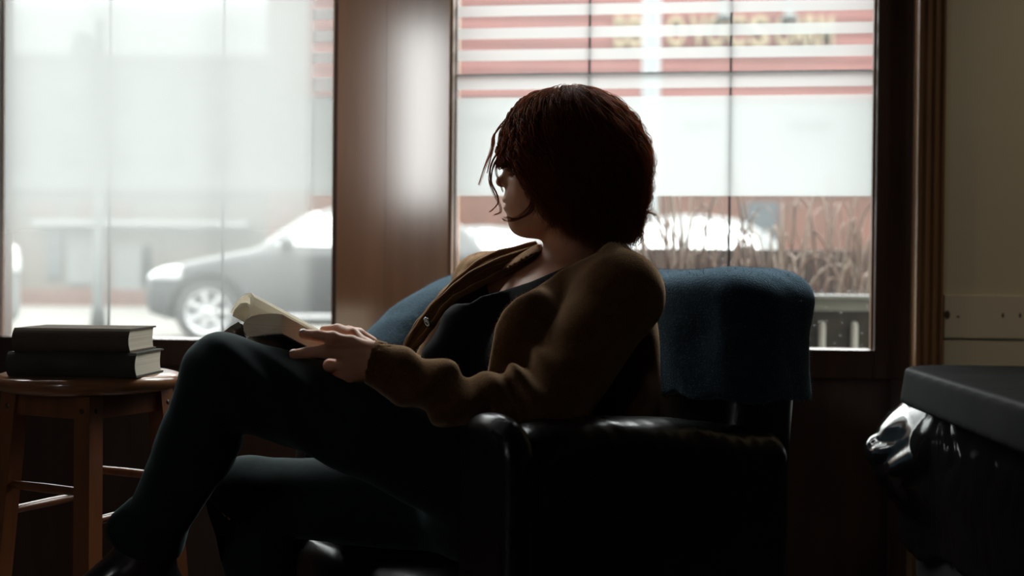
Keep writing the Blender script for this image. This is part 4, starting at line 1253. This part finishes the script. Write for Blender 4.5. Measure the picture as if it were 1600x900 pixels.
def sd_skin(Q):
    d = head(Q)
    nk = capsule(Q, NECK_T, P(902, 425, 2.22), 0.050, 0.053)
    d = s_min(d, nk, 0.018)
    # collar bones and sternomastoid hints
    tb = torso(Q, -0.006)
    tb = s_min(tb, capsule(Q, NECK + FWD * 0.062 - UPV * 0.035, L_SH + FWD * 0.02 - UPV * 0.005, 0.0085, 0.007), 0.012)
    tb = s_min(tb, capsule(Q, NECK + FWD * 0.062 - UPV * 0.035, R_SH + FWD * 0.02 - UPV * 0.005, 0.0085, 0.007), 0.012)
    d = s_min(d, tb, 0.035)
    d = s_min(d, chain(Q, [L_SH, L_EL, P(715, 624, 1.92), P(628, 585, 1.925), L_WR], [0.046, 0.036, 0.031, 0.028, 0.026], 0.01), 0.02)
    d = s_min(d, chain(Q, [R_SH, R_EL, R_WR], [0.044, 0.034, 0.024], 0.01), 0.02)
    d = s_min(d, chain(Q, [L_HIP, L_KN, L_AN], [0.078, 0.050, 0.034], 0.02), 0.04)
    d = s_min(d, chain(Q, [R_HIP, R_KN, R_AN], [0.078, 0.050, 0.034], 0.02), 0.04)
    d = s_min(d, hand_l(Q), 0.006)
    d = s_min(d, hand_r(Q), 0.006)
    return d

person = link('person', iso(sd_skin, (-0.80, 1.70, 0.0), (0.40, 2.60, 1.30), 0.0030), M_SKIN)
tag(person, 'seated person with curly reddish brown bob reading in a brown cardigan and dark jeans', 'person')
bpy.context.view_layer.update()
M_NAIL = principled('fingernail', (0.66, 0.40, 0.30), rough=0.25)
for fi in (0, 1):
    pts, rad = FING[fi]
    tip, pre = pts[3], pts[2]
    ax = (tip - pre) / np.linalg.norm(tip - pre)
    upn = np.array([0, -0.55, 0.83]); upn -= (upn @ ax) * ax; upn /= np.linalg.norm(upn)
    sd = np.cross(ax, upn); r_ = rad[3]
    cpt = tip - ax * 0.001
    link('fingernail', iso(lambda Q: ellip(Q, cpt + upn * (r_ - 0.0012), (0.0062, 0.0048, 0.0020), np.stack([ax, sd, upn])), cpt - 0.016, cpt + 0.016, 0.0008), M_NAIL, person)

# ------------------------------------------------------------------ black V-necked top
def in_poly_px(px, py, pts):
    return poly_sdf(px, py, pts)
def sd_top(Q):
    d = torso(Q, 0.003)
    d = s_min(d, chain(Q, [P(760, 470, 2.16), P(722, 510, 2.15), P(690, 560, 2.13), P(690, 620, 2.12)], [0.035, 0.036, 0.034, 0.04], 0.01), 0.03)
    # soft folds
    d = d - 0.0025 * nz3(Q, 30, 3)
    px, py, dd = proj(Q)
    # neckline: a scoop through the chest read in the photograph, on the front half
    line = np.interp(px, [600, 735, 752, 790, 830, 858, 900, 1000], [478, 474, 463, 453, 440, 428, 410, 400])
    cut = (line - py) / F * dd            # positive above the neckline
    d = np.maximum(d, cut)
    low = (Q - HIP) @ UPV
    return np.maximum(d, -0.02 - low)
link('black_top', iso(sd_top, (-0.45, 1.80, 0.35), (0.40, 2.60, 1.05), 0.0042), M_TOP, person)

# ------------------------------------------------------------------ cardigan
RIDGE3 = [(846, 372), (846, 392), (800, 418), (760, 438), (720, 459), (698, 473), (680, 500), (660, 524), (640, 549), (628, 566)]
LAPEL = [(952, 376), (930, 396), (902, 409), (876, 422), (858, 436), (836, 450), (806, 466), (786, 486), (774, 510), (768, 545), (762, 580), (752, 640)]
WEDGE = RIDGE3 + [(600, 640), (600, 760)] + [(752, 760)] + LAPEL[::-1]
def sleeve_l(Q):
    d = chain(Q, [L_SH, L_EL], [0.070, 0.066], 0)
    d = s_min(d, chain(Q, [L_EL, P(715, 624, 1.92), P(628, 585, 1.925), P(584, 566, 1.93)], [0.056, 0.044, 0.042, 0.036], 0.01), 0.03)
    ax = P(584, 566, 1.93) - L_EL; ln = np.linalg.norm(ax); t = ((Q - L_EL) @ ax) / ln
    fold = 0.0075 * np.sin(t * 62 + 4 * np.sin((Q @ CZ) * 18)) * np.clip(t / 0.1, 0, 1) * np.clip((ln - 0.03 - t) / 0.04, 0, 1)
    # crumples in the crook of the elbow
    cr = 0.010 * np.sin((Q @ np.array([0.6, 0.2, 0.8])) * 90 + 3 * np.sin(Q[:, 0] * 25)) * np.exp(-((np.linalg.norm(Q - P(800, 590, 1.9), axis=1)) / 0.09) ** 2)
    d = d - fold - cr
    ec = (Q - P(580, 566, 1.93)) @ ((P(560, 598, 1.93) - P(590, 532, 1.93)) / 1.0 @ np.eye(3) * 0 + 0) if False else None
    # cuff end plane
    n = P(540, 556, 1.93) - P(600, 572, 1.93); n = n - 0; n /= np.linalg.norm(n)
    d = np.maximum(d, (Q - P(577, 566, 1.93)) @ n)
    # hollow at the cuff
    d = np.maximum(d, -(capsule(Q, P(560, 562, 1.93), P(604, 569, 1.93), 0.030)))
    return d
def sleeve_r(Q):
    d = chain(Q, [R_SH, R_EL, P(600, 570, 2.16)], [0.062, 0.055, 0.036], 0.02)
    return d - 0.004 * nz3(Q, 30, 8)
def sd_card(Q):
    d = torso(Q, 0.016)
    d = s_min(d, ellip(Q, P(950, 545, 2.17), (0.092, 0.09, 0.17)), 0.05)       # loose back
    d = s_min(d, ellip(Q, P(960, 640, 2.14), (0.075, 0.08, 0.09)), 0.05)
    # near front panel hangs full over the bust
    d = s_min(d, capsule(Q, P(820, 500, 2.06), P(790, 610, 2.03), 0.05, 0.05), 0.05)
    # far front hangs free from the shoulder to the lap
    d = s_min(d, chain(Q, [P(756, 440, 2.30), P(712, 478, 2.28), P(676, 530, 2.26), P(660, 570, 2.24)], [0.042, 0.034, 0.024, 0.022], 0.02), 0.03)
    # shoulder slopes and collar round the neck
    d = s_min(d, capsule(Q, P(935, 408, 2.20), L_SH, 0.052, 0.070), 0.03)
    d = s_min(d, capsule(Q, P(850, 418, 2.28), R_SH, 0.030, 0.055), 0.02)
    col_ = chain(Q, [P(842, 398, 2.23), P(870, 392, 2.29), P(915, 388, 2.28), P(950, 396, 2.22), P(945, 412, 2.15), P(905, 428, 2.11)], [0.010, 0.014, 0.018, 0.020, 0.018, 0.014], 0.01)
    d = s_min(d, col_, 0.018)
    d = d - 0.0035 * nz3(Q, 26, 1)
    # the open front, cut away on the front half of the body only
    px, py, dd = proj(Q)
    wd = poly_sdf(px, py, WEDGE) / F * dd
    front = (Q - (SHM + HIP) / 2) @ FWD
    neckhole = capsule(Q, P(888, 330, 2.2), P(895, 440, 2.2), 0.058)
    cut = s_max(wd, -(front + 0.02), 0.006)
    d = s_max(d, -cut, 0.005)
    d = np.maximum(d, -neckhole)
    d = s_min(d, sleeve_l(Q), 0.016)
    d = s_min(d, sleeve_r(Q), 0.01)
    # hollow: leave room for the cuff again
    d = np.maximum(d, -(capsule(Q, P(560, 562, 1.93), P(600, 568.5, 1.93), 0.030)))
    low = (Q - HIP) @ UPV
    return np.maximum(d, -0.05 - low)
card = link('cardigan', iso(sd_card, (-0.40, 1.78, 0.35), (0.42, 2.62, 1.08), 0.0042), M_CARD, person)
# ribbed button band: raised rolls following both front edges
def band(pts, dep, r, dz=(0, 0)):
    dep = np.interp(np.linspace(0, 1, len(pts)), np.linspace(0, 1, len(dep)), dep)
    return catmull([P(a + dz[0], b + dz[1], d_) for (a, b), d_ in zip(pts, dep)], 6)
B2 = [(846, 386), (800, 400), (760, 416), (728, 434), (704, 454), (678, 478), (662, 498), (648, 518), (636, 540), (630, 560)]
B3 = [(850, 394), (800, 419), (762, 438), (730, 455), (708, 468), (692, 484), (677, 506), (662, 526), (646, 545), (636, 562)]
B1 = [(838, 382), (800, 391), (765, 402), (735, 422), (706, 448), (676, 480), (656, 504), (642, 526), (632, 548)]
dpt = [2.235, 2.21, 2.19, 2.18, 2.17, 2.17]
for nm, pts, r, dpx in (('button_band', B2, 0.0058, dpt), ('button_band', B3, 0.0058, [d_ - 0.006 for d_ in dpt]), ('button_band', B1, 0.007, [d_ + 0.035 for d_ in dpt])):
    c = band(pts, dpx, r)
    link(nm, tubes_mesh([c], [np.full(len(c), r) * (1 + 0.12 * np.sin(np.arange(len(c)) * 0.9))], 10), M_CARD, card)
# the flat knit between the rolls
ca, cb = band(B2, dpt, 0), band(B3, [d_ - 0.006 for d_ in dpt], 0)
n = min(len(ca), len(cb)); ca, cb = ca[:n], cb[:n]
cc = band(B1, [d_ + 0.035 for d_ in dpt], 0); cc = cc[np.linspace(0, len(cc) - 1, n).round().astype(int)]
nv = np.array([0, 0.004, 0])
V = np.concatenate([cc, ca, cb, cb + nv, ca + nv, cc + nv]); Fc = []
for j in range(5):
    for i in range(n - 1): Fc.append((j * n + i, j * n + i + 1, (j + 1) * n + i + 1, (j + 1) * n + i))
for i in range(n - 1): Fc.append((5 * n + i, 5 * n + i + 1, i + 1, i))
link('front_band', mesh_from(V, Fc), M_CARD, card)
LP = [(908, 408), (876, 424), (858, 437), (836, 451), (808, 466), (788, 486), (776, 510), (770, 545), (764, 580), (756, 620)]
c = catmull([P(a, b, d_) for (a, b), d_ in zip(LP, np.linspace(2.10, 1.975, len(LP)))], 6)
# button
bpos = P(668, 504, 2.155)
me = lathe([(0.0, 0.0022), (0.004, 0.0026), (0.0070, 0.0034), (0.0088, 0.0026), (0.0092, 0.0), (0.0085, -0.0018), (0.0, -0.002)], 32)
me.transform(Matrix.Translation(Vector(bpos)) @ Matrix.Rotation(math.radians(-30), 4, 'Y') @ Matrix.Diagonal(Vector((0.62, 1, 1.15, 1))) @ Vector((-0.35, -0.85, 0.38)).to_track_quat('Z', 'Y').to_matrix().to_4x4())
o = link('button', me, M_BUTTON, card); o['label'] = 'glossy black oval button'
fuzz_on(card.data, 'knit_fuzz', M_CARDFUZZ, card, 22000, 0.0050, 0.00016, seed=3)

# ------------------------------------------------------------------ jeans and shoes
def sd_jeans(Q):
    d = chain(Q, [L_HIP, P(560, 655, 2.0), L_KN], [0.100, 0.082, 0.0665], 0.03)
    sh = chain(Q, [L_KN, P(308, 695, 1.985), P(252, 800, 2.03)], [0.0665, 0.062, 0.053], 0.02)
    d = s_min(d, sh, 0.02)
    d = s_min(d, chain(Q, [R_HIP, R_KN, R_AN + CZ * 0.06], [0.095, 0.068, 0.050], 0.02), 0.03)
    d = s_min(d, ellip(Q, HIP - UPV * 0.02, (0.175, 0.145, 0.135), TR), 0.04)
    # creases behind the knee and along the shin
    a = Q @ np.array([0.75, 0.1, 0.65])
    k = np.exp(-(np.linalg.norm(Q - P(420, 640, 1.95), axis=1) / 0.11) ** 2)
    d = d - 0.004 * np.sin(a * 120 + 3 * np.sin(Q[:, 1] * 30)) * k - 0.0025 * nz3(Q, 22, 6)
    n = L_AN - L_KN; n /= np.linalg.norm(n)
    end = (Q - P(243, 824, 2.035)) @ n
    near = np.linalg.norm(Q - L_AN, axis=1) < 0.16
    d = np.where(near, np.maximum(d, end), d)
    return d
jeans = link('jeans', iso(sd_jeans, (-0.78, 1.75, 0.08), (0.30, 2.50, 0.98), 0.0048), M_JEANS, person)
# turned-up hem
nax = L_AN - L_KN; nax /= np.linalg.norm(nax)
def sd_hem(Q):
    c0 = P(250, 806, 2.03); c1 = P(229, 836, 2.045)
    d = capsule(Q, c0, c1, 0.055, 0.067)
    t0 = (Q - c0) @ nax; t1 = (Q - c1) @ nax
    d = s_max(s_max(d, -t0 - 0.008, 0.01), t1 - 0.010, 0.010)
    d = np.maximum(d, -capsule(Q, c0 - nax * 0.05, c1 + nax * 0.12, 0.046))
    return d - 0.003 * nz3(Q, 34, 2)
link('rolled_hem', iso(sd_hem, (-0.80, 1.90, 0.35), (-0.45, 2.2, 0.60), 0.004), M_JEANS, jeans)
M_SOCK = principled('black sock', (0.010, 0.010, 0.010), rough=0.9)
def shoe(Q, an, heel, ball_, toe):
    d = capsule(Q, an, heel, 0.040, 0.034)
    d = s_min(d, capsule(Q, an, ball_, 0.039, 0.034), 0.03)
    d = s_min(d, capsule(Q, heel, ball_, 0.033, 0.032), 0.02)
    d = s_min(d, capsule(Q, ball_, toe, 0.033, 0.022), 0.015)
    return d
def sd_lshoe(Q):
    return shoe(Q, P(228, 862, 2.05), P(258, 930, 2.06), P(122, 948, 2.02), P(64, 992, 2.0))
def sd_rshoe(Q):
    b = R_AN
    return np.maximum(shoe(Q, b + CZ * 0.02, b + np.array([0.03, 0.01, -0.06]), b + np.array([-0.14, -0.05, -0.064]), b + np.array([-0.20, -0.07, -0.072])), 0.004 - Q[:, 2])
link('shoe', iso(sd_lshoe, (-0.95, 1.9, 0.2), (-0.5, 2.2, 0.6), 0.005), M_SHOE, person)
link('shoe', iso(sd_rshoe, (-0.75, 1.95, -0.02), (-0.3, 2.3, 0.25), 0.006), M_SHOE, person)

# ------------------------------------------------------------------ hair
def hair_mat():
    m, nt, out = new_mat('reddish brown curly hair')
    b = nd(nt, 'ShaderNodeBsdfPrincipled'); b.inputs['Roughness'].default_value = 0.6; b.inputs['Specular IOR Level'].default_value = 0.2
    tc = nd(nt, 'ShaderNodeTexCoord'); n = nd(nt, 'ShaderNodeTexNoise'); n.inputs['Scale'].default_value = 30
    nt.links.new(tc.outputs['Object'], n.inputs[0])
    mx = nd(nt, 'ShaderNodeMix', data_type='RGBA'); mx.inputs[6].default_value = (0.095, 0.040, 0.020, 1); mx.inputs[7].default_value = (0.15, 0.055, 0.025, 1)
    nt.links.new(n.outputs[0], mx.inputs[0]); nt.links.new(mx.outputs[2], b.inputs['Base Color'])
    tl = nd(nt, 'ShaderNodeBsdfTranslucent'); tl.inputs[0].default_value = (0.66, 0.31, 0.15, 1)
    ms = nd(nt, 'ShaderNodeMixShader'); ms.inputs[0].default_value = 0.58
    nt.links.new(b.outputs[0], ms.inputs[1]); nt.links.new(tl.outputs[0], ms.inputs[2]); nt.links.new(ms.outputs[0], out.inputs[0])
    return m
M_HAIR = hair_mat()
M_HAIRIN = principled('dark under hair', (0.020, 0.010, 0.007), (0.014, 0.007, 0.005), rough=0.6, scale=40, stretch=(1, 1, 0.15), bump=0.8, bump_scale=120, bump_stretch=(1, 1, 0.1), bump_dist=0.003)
HC = hp(897, 262)
HRX, HRY, HRT = 0.136, 0.122, 0.143
def hair_pos(phi, t, shrink=1.0, ylen=385.0):
    """phi 0 = towards the face (left), t 0..1 from crown to tip; arrays"""
    th = 0.12 + t * 2.05                      # radians down an oval, then falling
    top = th < PI / 2
    zl = (ylen - 262) / 864.0
    s = np.clip((th - PI / 2) / (0.12 + 2.05 - PI / 2), 0, 1)
    # end at ylen
    ex_ = 1 - 0.40 * np.clip(np.cos(phi), 0, 1)
    rx = HRX * np.where(top, np.abs(np.sin(th)) ** ex_, 1 - 0.20 * s ** 2)
    ry = HRY * np.where(top, np.sin(th), 1 - 0.22 * s ** 2)
    # fuller behind and below
    z = np.where(top, HRT * np.cos(th), -s * zl)
    # the outline leans back towards the nape
    x = -np.cos(phi) * rx * shrink; y = -np.sin(phi) * ry * shrink
    x = x + 0.010 * np.clip(-z / 0.1, -1, 1) * 0.3
    return np.stack([HC[0] + x, HC[1] + y, HC[2] + z * np.where(top, shrink, 1)], -1)
def hair_end(phi):
    """lower end (pixel row) of hair as a function of the angle from the face"""
    a = np.abs((phi + PI) % (2 * PI) - PI) * 180 / PI
    return np.interp(a, [0, 22, 33, 40, 50, 60, 70, 80, 110, 150, 180], [225, 245, 272, 296, 322, 342, 354, 368, 380, 378, 366])
def sd_hairmass(Q):
    d = ellip(Q, HC, (HRX * 0.84, HRY * 0.88, HRT * 0.90))
    d = s_min(d, ellip(Q, hp(835, 208), (0.050, 0.06, 0.050)), 0.03)
    low = ellip(Q, HC + np.array([0.012, 0, -0.055]), (HRX * 0.80, HRY * 0.82, 0.088))
    d = s_min(d, low, 0.03)
    a = np.arctan2(-(Q[:, 1] - HC[1]), -(Q[:, 0] - HC[0]))
    endpy = hair_end(a)
    px, py, dd = proj(Q)
    d = s_max(d, (py - endpy + 8) / F * dd, 0.012)
    # keep the face free
    fx = np.interp(py, [200, 235, 262, 300, 330, 350, 372], [770, 787, 793, 803, 822, 845, 876])
    d = s_max(d, (fx - px) / F * dd, 0.008)
    lock = 0.006 * np.sin(a * 34 + 2.5 * np.sin(Q[:, 2] * 40)) + 0.004 * nz3(Q, 45, 3)
    return (d - lock) * 0.9
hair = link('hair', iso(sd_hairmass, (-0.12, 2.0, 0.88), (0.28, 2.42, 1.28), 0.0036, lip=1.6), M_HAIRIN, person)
rg = np.random.default_rng(11)
paths = []; rads = []
NP = 30
def strand(phi, shrink, yend, amp, wl, ph, jit, r0, tmin=0.0, curl_end=0.0, straight=False):
    t = np.linspace(tmin, 1, NP)
    p = hair_pos(np.full(NP, phi), t, shrink, yend)
    # helical curl in the local frame
    tang = np.gradient(p, axis=0); L = np.concatenate([[0], np.cumsum(np.linalg.norm(np.diff(p, axis=0), axis=1))])
    tang /= np.linalg.norm(tang, axis=1)[:, None]
    rad_ = np.stack([-np.full(NP, math.cos(phi)), -np.full(NP, math.sin(phi)), np.zeros(NP)], 1)
    rad_ -= (rad_ * tang).sum(1)[:, None] * tang; rad_ /= np.linalg.norm(rad_, axis=1)[:, None] + 1e-9
    side = np.cross(tang, rad_)
    A = amp * np.clip(t * 1.6, 0.15, 1.0)
    w = 2 * PI * L / wl + ph
    p = p + (np.cos(w) * A)[:, None] * side + (np.sin(w) * A * 0.9)[:, None] * rad_
    if curl_end: p = p + (curl_end * np.clip((t - 0.85) / 0.15, 0, 1) ** 2)[:, None] * rad_
    return p + jit
for c in range(420):
    phi = rg.uniform(-PI, PI)
    a = abs(phi) * 180 / PI
    shr = rg.uniform(0.84, 1.02)
    if a < 60: shr = rg.uniform(0.84, 0.97)
    ye = hair_end(np.array([phi]))[0] + rg.uniform(-16, 7)
    amp = rg.uniform(0.004, 0.011); wl = rg.uniform(0.035, 0.075); ph = rg.uniform(0, 6.28)
    ce = rg.uniform(-0.01, 0.012) if rg.random() < 0.5 else 0
    for k in range(17):
        jit = rg.normal(0, 0.0022, 3)
        # parting jitter
        pts = strand(phi + rg.normal(0, 0.03), shr + rg.normal(0, 0.008), ye + rg.normal(0, 5), amp * rg.uniform(.8, 1.25), wl, ph + rg.normal(0, .25), jit, 0, rg.uniform(0, 0.05), ce)
        paths.append(pts); rads.append(np.linspace(0.00052, 0.00016, NP))
link('hair_locks', tubes_mesh(paths, rads, 3), M_HAIR, hair)
# fuller twisted locks that give the outline its bumps
paths = []; rads = []
for c in range(330):
    phi = rg.uniform(-PI, PI); a = abs(phi) * 180 / PI
    ye = hair_end(np.array([phi]))[0] + rg.uniform(-14, 9)
    amp = rg.uniform(0.004, 0.009); wl = rg.uniform(0.028, 0.055); ph = rg.uniform(0, 6.28); shr = rg.uniform(0.93, 1.0)
    for k in range(4):
        pts = strand(phi + rg.normal(0, 0.012), shr, ye + rg.normal(0, 3), amp, wl, ph + k * 0.35 + rg.normal(0, .1), rg.normal(0, 0.0012, 3), 0, rg.uniform(0, 0.1), rg.uniform(-.008, .012))
        paths.append(pts); rads.append(np.concatenate([np.linspace(0.0006, 0.0015, NP // 2), np.linspace(0.0015, 0.0004, NP - NP // 2)]))
link('curly_locks', tubes_mesh(paths, rads, 5), M_HAIR, hair)
# loose wisps in front of the face, at the nape and flyaways, traced one by one
paths = []; rads = []
W = [
    ([(812, 178), (790, 205), (781, 232), (768, 256), (765, 280), (771, 300), (780, 318), (782, 331), (772, 336)], -0.03),
    ([(815, 182), (795, 210), (786, 235), (772, 258), (768, 282), (776, 302), (779, 316), (770, 328), (765, 331)], -0.05),
    ([(820, 180), (800, 215), (792, 240), (778, 250), (775, 268), (781, 285), (786, 300)], -0.02),
    ([(830, 185), (805, 215), (797, 245), (789, 262), (784, 262)], 0.01),
    ([(818, 176), (786, 200), (779, 222), (783, 240), (770, 262), (767, 290)], 0.02),
    ([(800, 175), (775, 205), (772, 226), (766, 250), (762, 270)], 0.0),
    ([(835, 250), (822, 285), (830, 315), (815, 335), (800, 342), (787, 341)], -0.058),
    ([(838, 260), (826, 292), (832, 320), (818, 338), (802, 344), (790, 345), (785, 342)], -0.056),
    ([(842, 262), (830, 300), (834, 326), (822, 338), (804, 343), (792, 339)], -0.06),
    ([(990, 240), (1006, 285), (1000, 312), (1004, 328), (1018, 333), (1025, 337)], -0.02),
    ([(985, 250), (1004, 295), (994, 316), (998, 330), (1010, 334), (1017, 328)], 0.0),
    ([(980, 250), (998, 300), (990, 322), (994, 336), (1004, 345), (1006, 350)], -0.03),
    ([(800, 182), (772, 210), (768, 232), (757, 262), (748, 290)], 0.03),
    ([(870, 150), (880, 138), (900, 134), (915, 137), (930, 148)], 0.0),
]
for pts, dy in W:
    for k in range(9 if pts[0][0] < 980 else 12):
        j = rg.normal(0, 1.3, 2); q = [hp(a + j[0] * (0.3 + 0.7 * i / len(pts)) + rg.normal(0, .4), b + j[1] * .6 + rg.normal(0, .4), dy + rg.normal(0, .002)) for i, (a, b) in enumerate(pts)]
        c = catmull(q, 6); paths.append(c); rads.append(np.linspace(0.0008, 0.00025, len(c)))
for k in range(420):
    phi = rg.uniform(-PI, PI)
    if abs(phi) < 0.7: continue
    pts = strand(phi, rg.uniform(0.97, 1.055), hair_end(np.array([phi]))[0] + rg.uniform(-25, 12), rg.uniform(0.004, 0.012), rg.uniform(0.04, 0.1), rg.uniform(0, 6.28), rg.normal(0, .002, 3), 0, rg.uniform(0, .4))
    paths.append(pts); rads.append(np.linspace(0.0005, 0.0002, NP))
# curls over the brow that let light through
for k in range(150):
    phi = rg.uniform(-0.75, 0.75)
    pts = strand(phi, rg.uniform(0.86, 0.985), rg.uniform(225, 262) + 40 * abs(phi), rg.uniform(0.003, 0.008), rg.uniform(0.03, 0.06), rg.uniform(0, 6.28), rg.normal(0, .003, 3), 0, 0.0)
    paths.append(pts); rads.append(np.linspace(0.00045, 0.00015, NP))
link('loose_curls', tubes_mesh(paths, rads, 3), M_HAIR, hair)

# ------------------------------------------------------------------ the open paperback in the hands
M_PG = pages_mat('cream paperback page edges', (0.92, 0.76, 0.58), (0.84, 0.68, 0.51), scale=700)
def page_mat():
    m, nt, out = new_mat('thin printed page')
    b = nd(nt, 'ShaderNodeBsdfDiffuse'); b.inputs[0].default_value = (0.86, 0.83, 0.74, 1)
    tl = nd(nt, 'ShaderNodeBsdfTranslucent'); tl.inputs[0].default_value = (0.88, 0.83, 0.73, 1)
    ms = nd(nt, 'ShaderNodeMixShader'); ms.inputs[0].default_value = 0.55
    nt.links.new(b.outputs[0], ms.inputs[1]); nt.links.new(tl.outputs[0], ms.inputs[2]); nt.links.new(ms.outputs[0], out.inputs[0])
    return m
M_PAGE = page_mat()
M_PCOVER = principled('black paperback cover', (0.012, 0.014, 0.013), rough=0.35)
book = empty('open_paperback', tuple(P(430, 520, 2.0)), 'open paperback with curled pages held above the knee of the reader', 'book')
AX = P(500, 514, 1.99) - P(397, 457, 1.99); AX[1] += 0.012; AX = AX / np.linalg.norm(AX) * 0.178
def sweep(name, sec, mat, closed=True, smooth=False, frac0=0.0, frac1=1.0, thick=0.0):
    """sec: list of (px, py, depth) of one end, swept along the spine direction"""
    pts = [P(*q) for q in sec]
    n = len(pts); m_ = 8
    V = []; 
    for k in range(m_):
        t = frac0 + (frac1 - frac0) * k / (m_ - 1)
        for p_ in pts: V.append(p_ + AX * t)
    Fc = []
    rng_ = n if closed else n - 1
    for k in range(m_ - 1):
        for i in range(rng_):
            Fc.append((k * n + i, k * n + (i + 1) % n, (k + 1) * n + (i + 1) % n, (k + 1) * n + i))
    if closed:
        Fc.append(tuple(range(n))[::-1]); Fc.append(tuple((m_ - 1) * n + i for i in range(n)))
    me = mesh_from(V, Fc)
    bm = bmesh.new(); bm.from_mesh(me); bmesh.ops.recalc_face_normals(bm, faces=bm.faces); bm.to_mesh(me); bm.free()
    o = link(name, me, mat, book, smooth=smooth)
    if thick:
        md = o.modifiers.new('thickness', 'SOLIDIFY'); md.thickness = thick; md.offset = 0
    return o
# near block of pages: top arched, bottom on the cover
near = [(380, 506, 2.045), (385, 499, 2.035), (393, 494, 2.025), (405, 491, 2.01), (420, 489.5, 1.995), (432, 490, 1.98), (441, 491.5, 1.967),
        (440, 506, 1.965), (440, 520, 1.962), (428, 520.5, 1.978), (412, 522, 1.995), (398, 524.5, 2.015), (387, 526.5, 2.035), (381, 518, 2.045)]
sweep('page_block', near, M_PG)
# thick fan of pages on the far side curling over
far = [(384, 508, 2.05), (392, 492, 2.055), (396, 476, 2.065), (397, 464, 2.075), (393, 457.5, 2.09), (385, 458, 2.105), (375, 465, 2.12), (366, 476, 2.13), (360, 488, 2.135),
       (366, 487, 2.13), (371, 477, 2.12), (379, 467, 2.108), (387, 462, 2.095), (391, 466, 2.082), (391, 477, 2.072), (387, 492, 2.062), (380, 508, 2.055)]
o = sweep('curled_pages', far, M_PAGE, smooth=False)
for i, (dx, dy) in enumerate(((-5, 7),)):
    lf = [(386 + dx * .1, 508, 2.052), (392 + dx * .4, 494 + dy * .3, 2.058), (394 + dx * .8, 478 + dy * .6, 2.068), (390 + dx, 466 + dy, 2.085), (381 + dx, 466 + dy * 1.1, 2.102), (372 + dx, 476 + dy, 2.12), (366 + dx * .6, 490 + dy * .5, 2.128)]
    sweep('loose_page', lf, M_PAGE, closed=False, smooth=True, thick=0.0004)
# black cover: under the near block and out beyond the far side
cov = [(441, 522.5, 1.958), (428, 522.5, 1.974), (412, 524, 1.992), (398, 526.5, 2.012), (386, 528.5, 2.035), (380, 520, 2.055), (376, 506, 2.06), (372, 503, 2.075), (360, 510, 2.10), (344, 522, 2.13)]
sweep('cover', cov, M_PCOVER, closed=False, smooth=True, thick=0.0012)
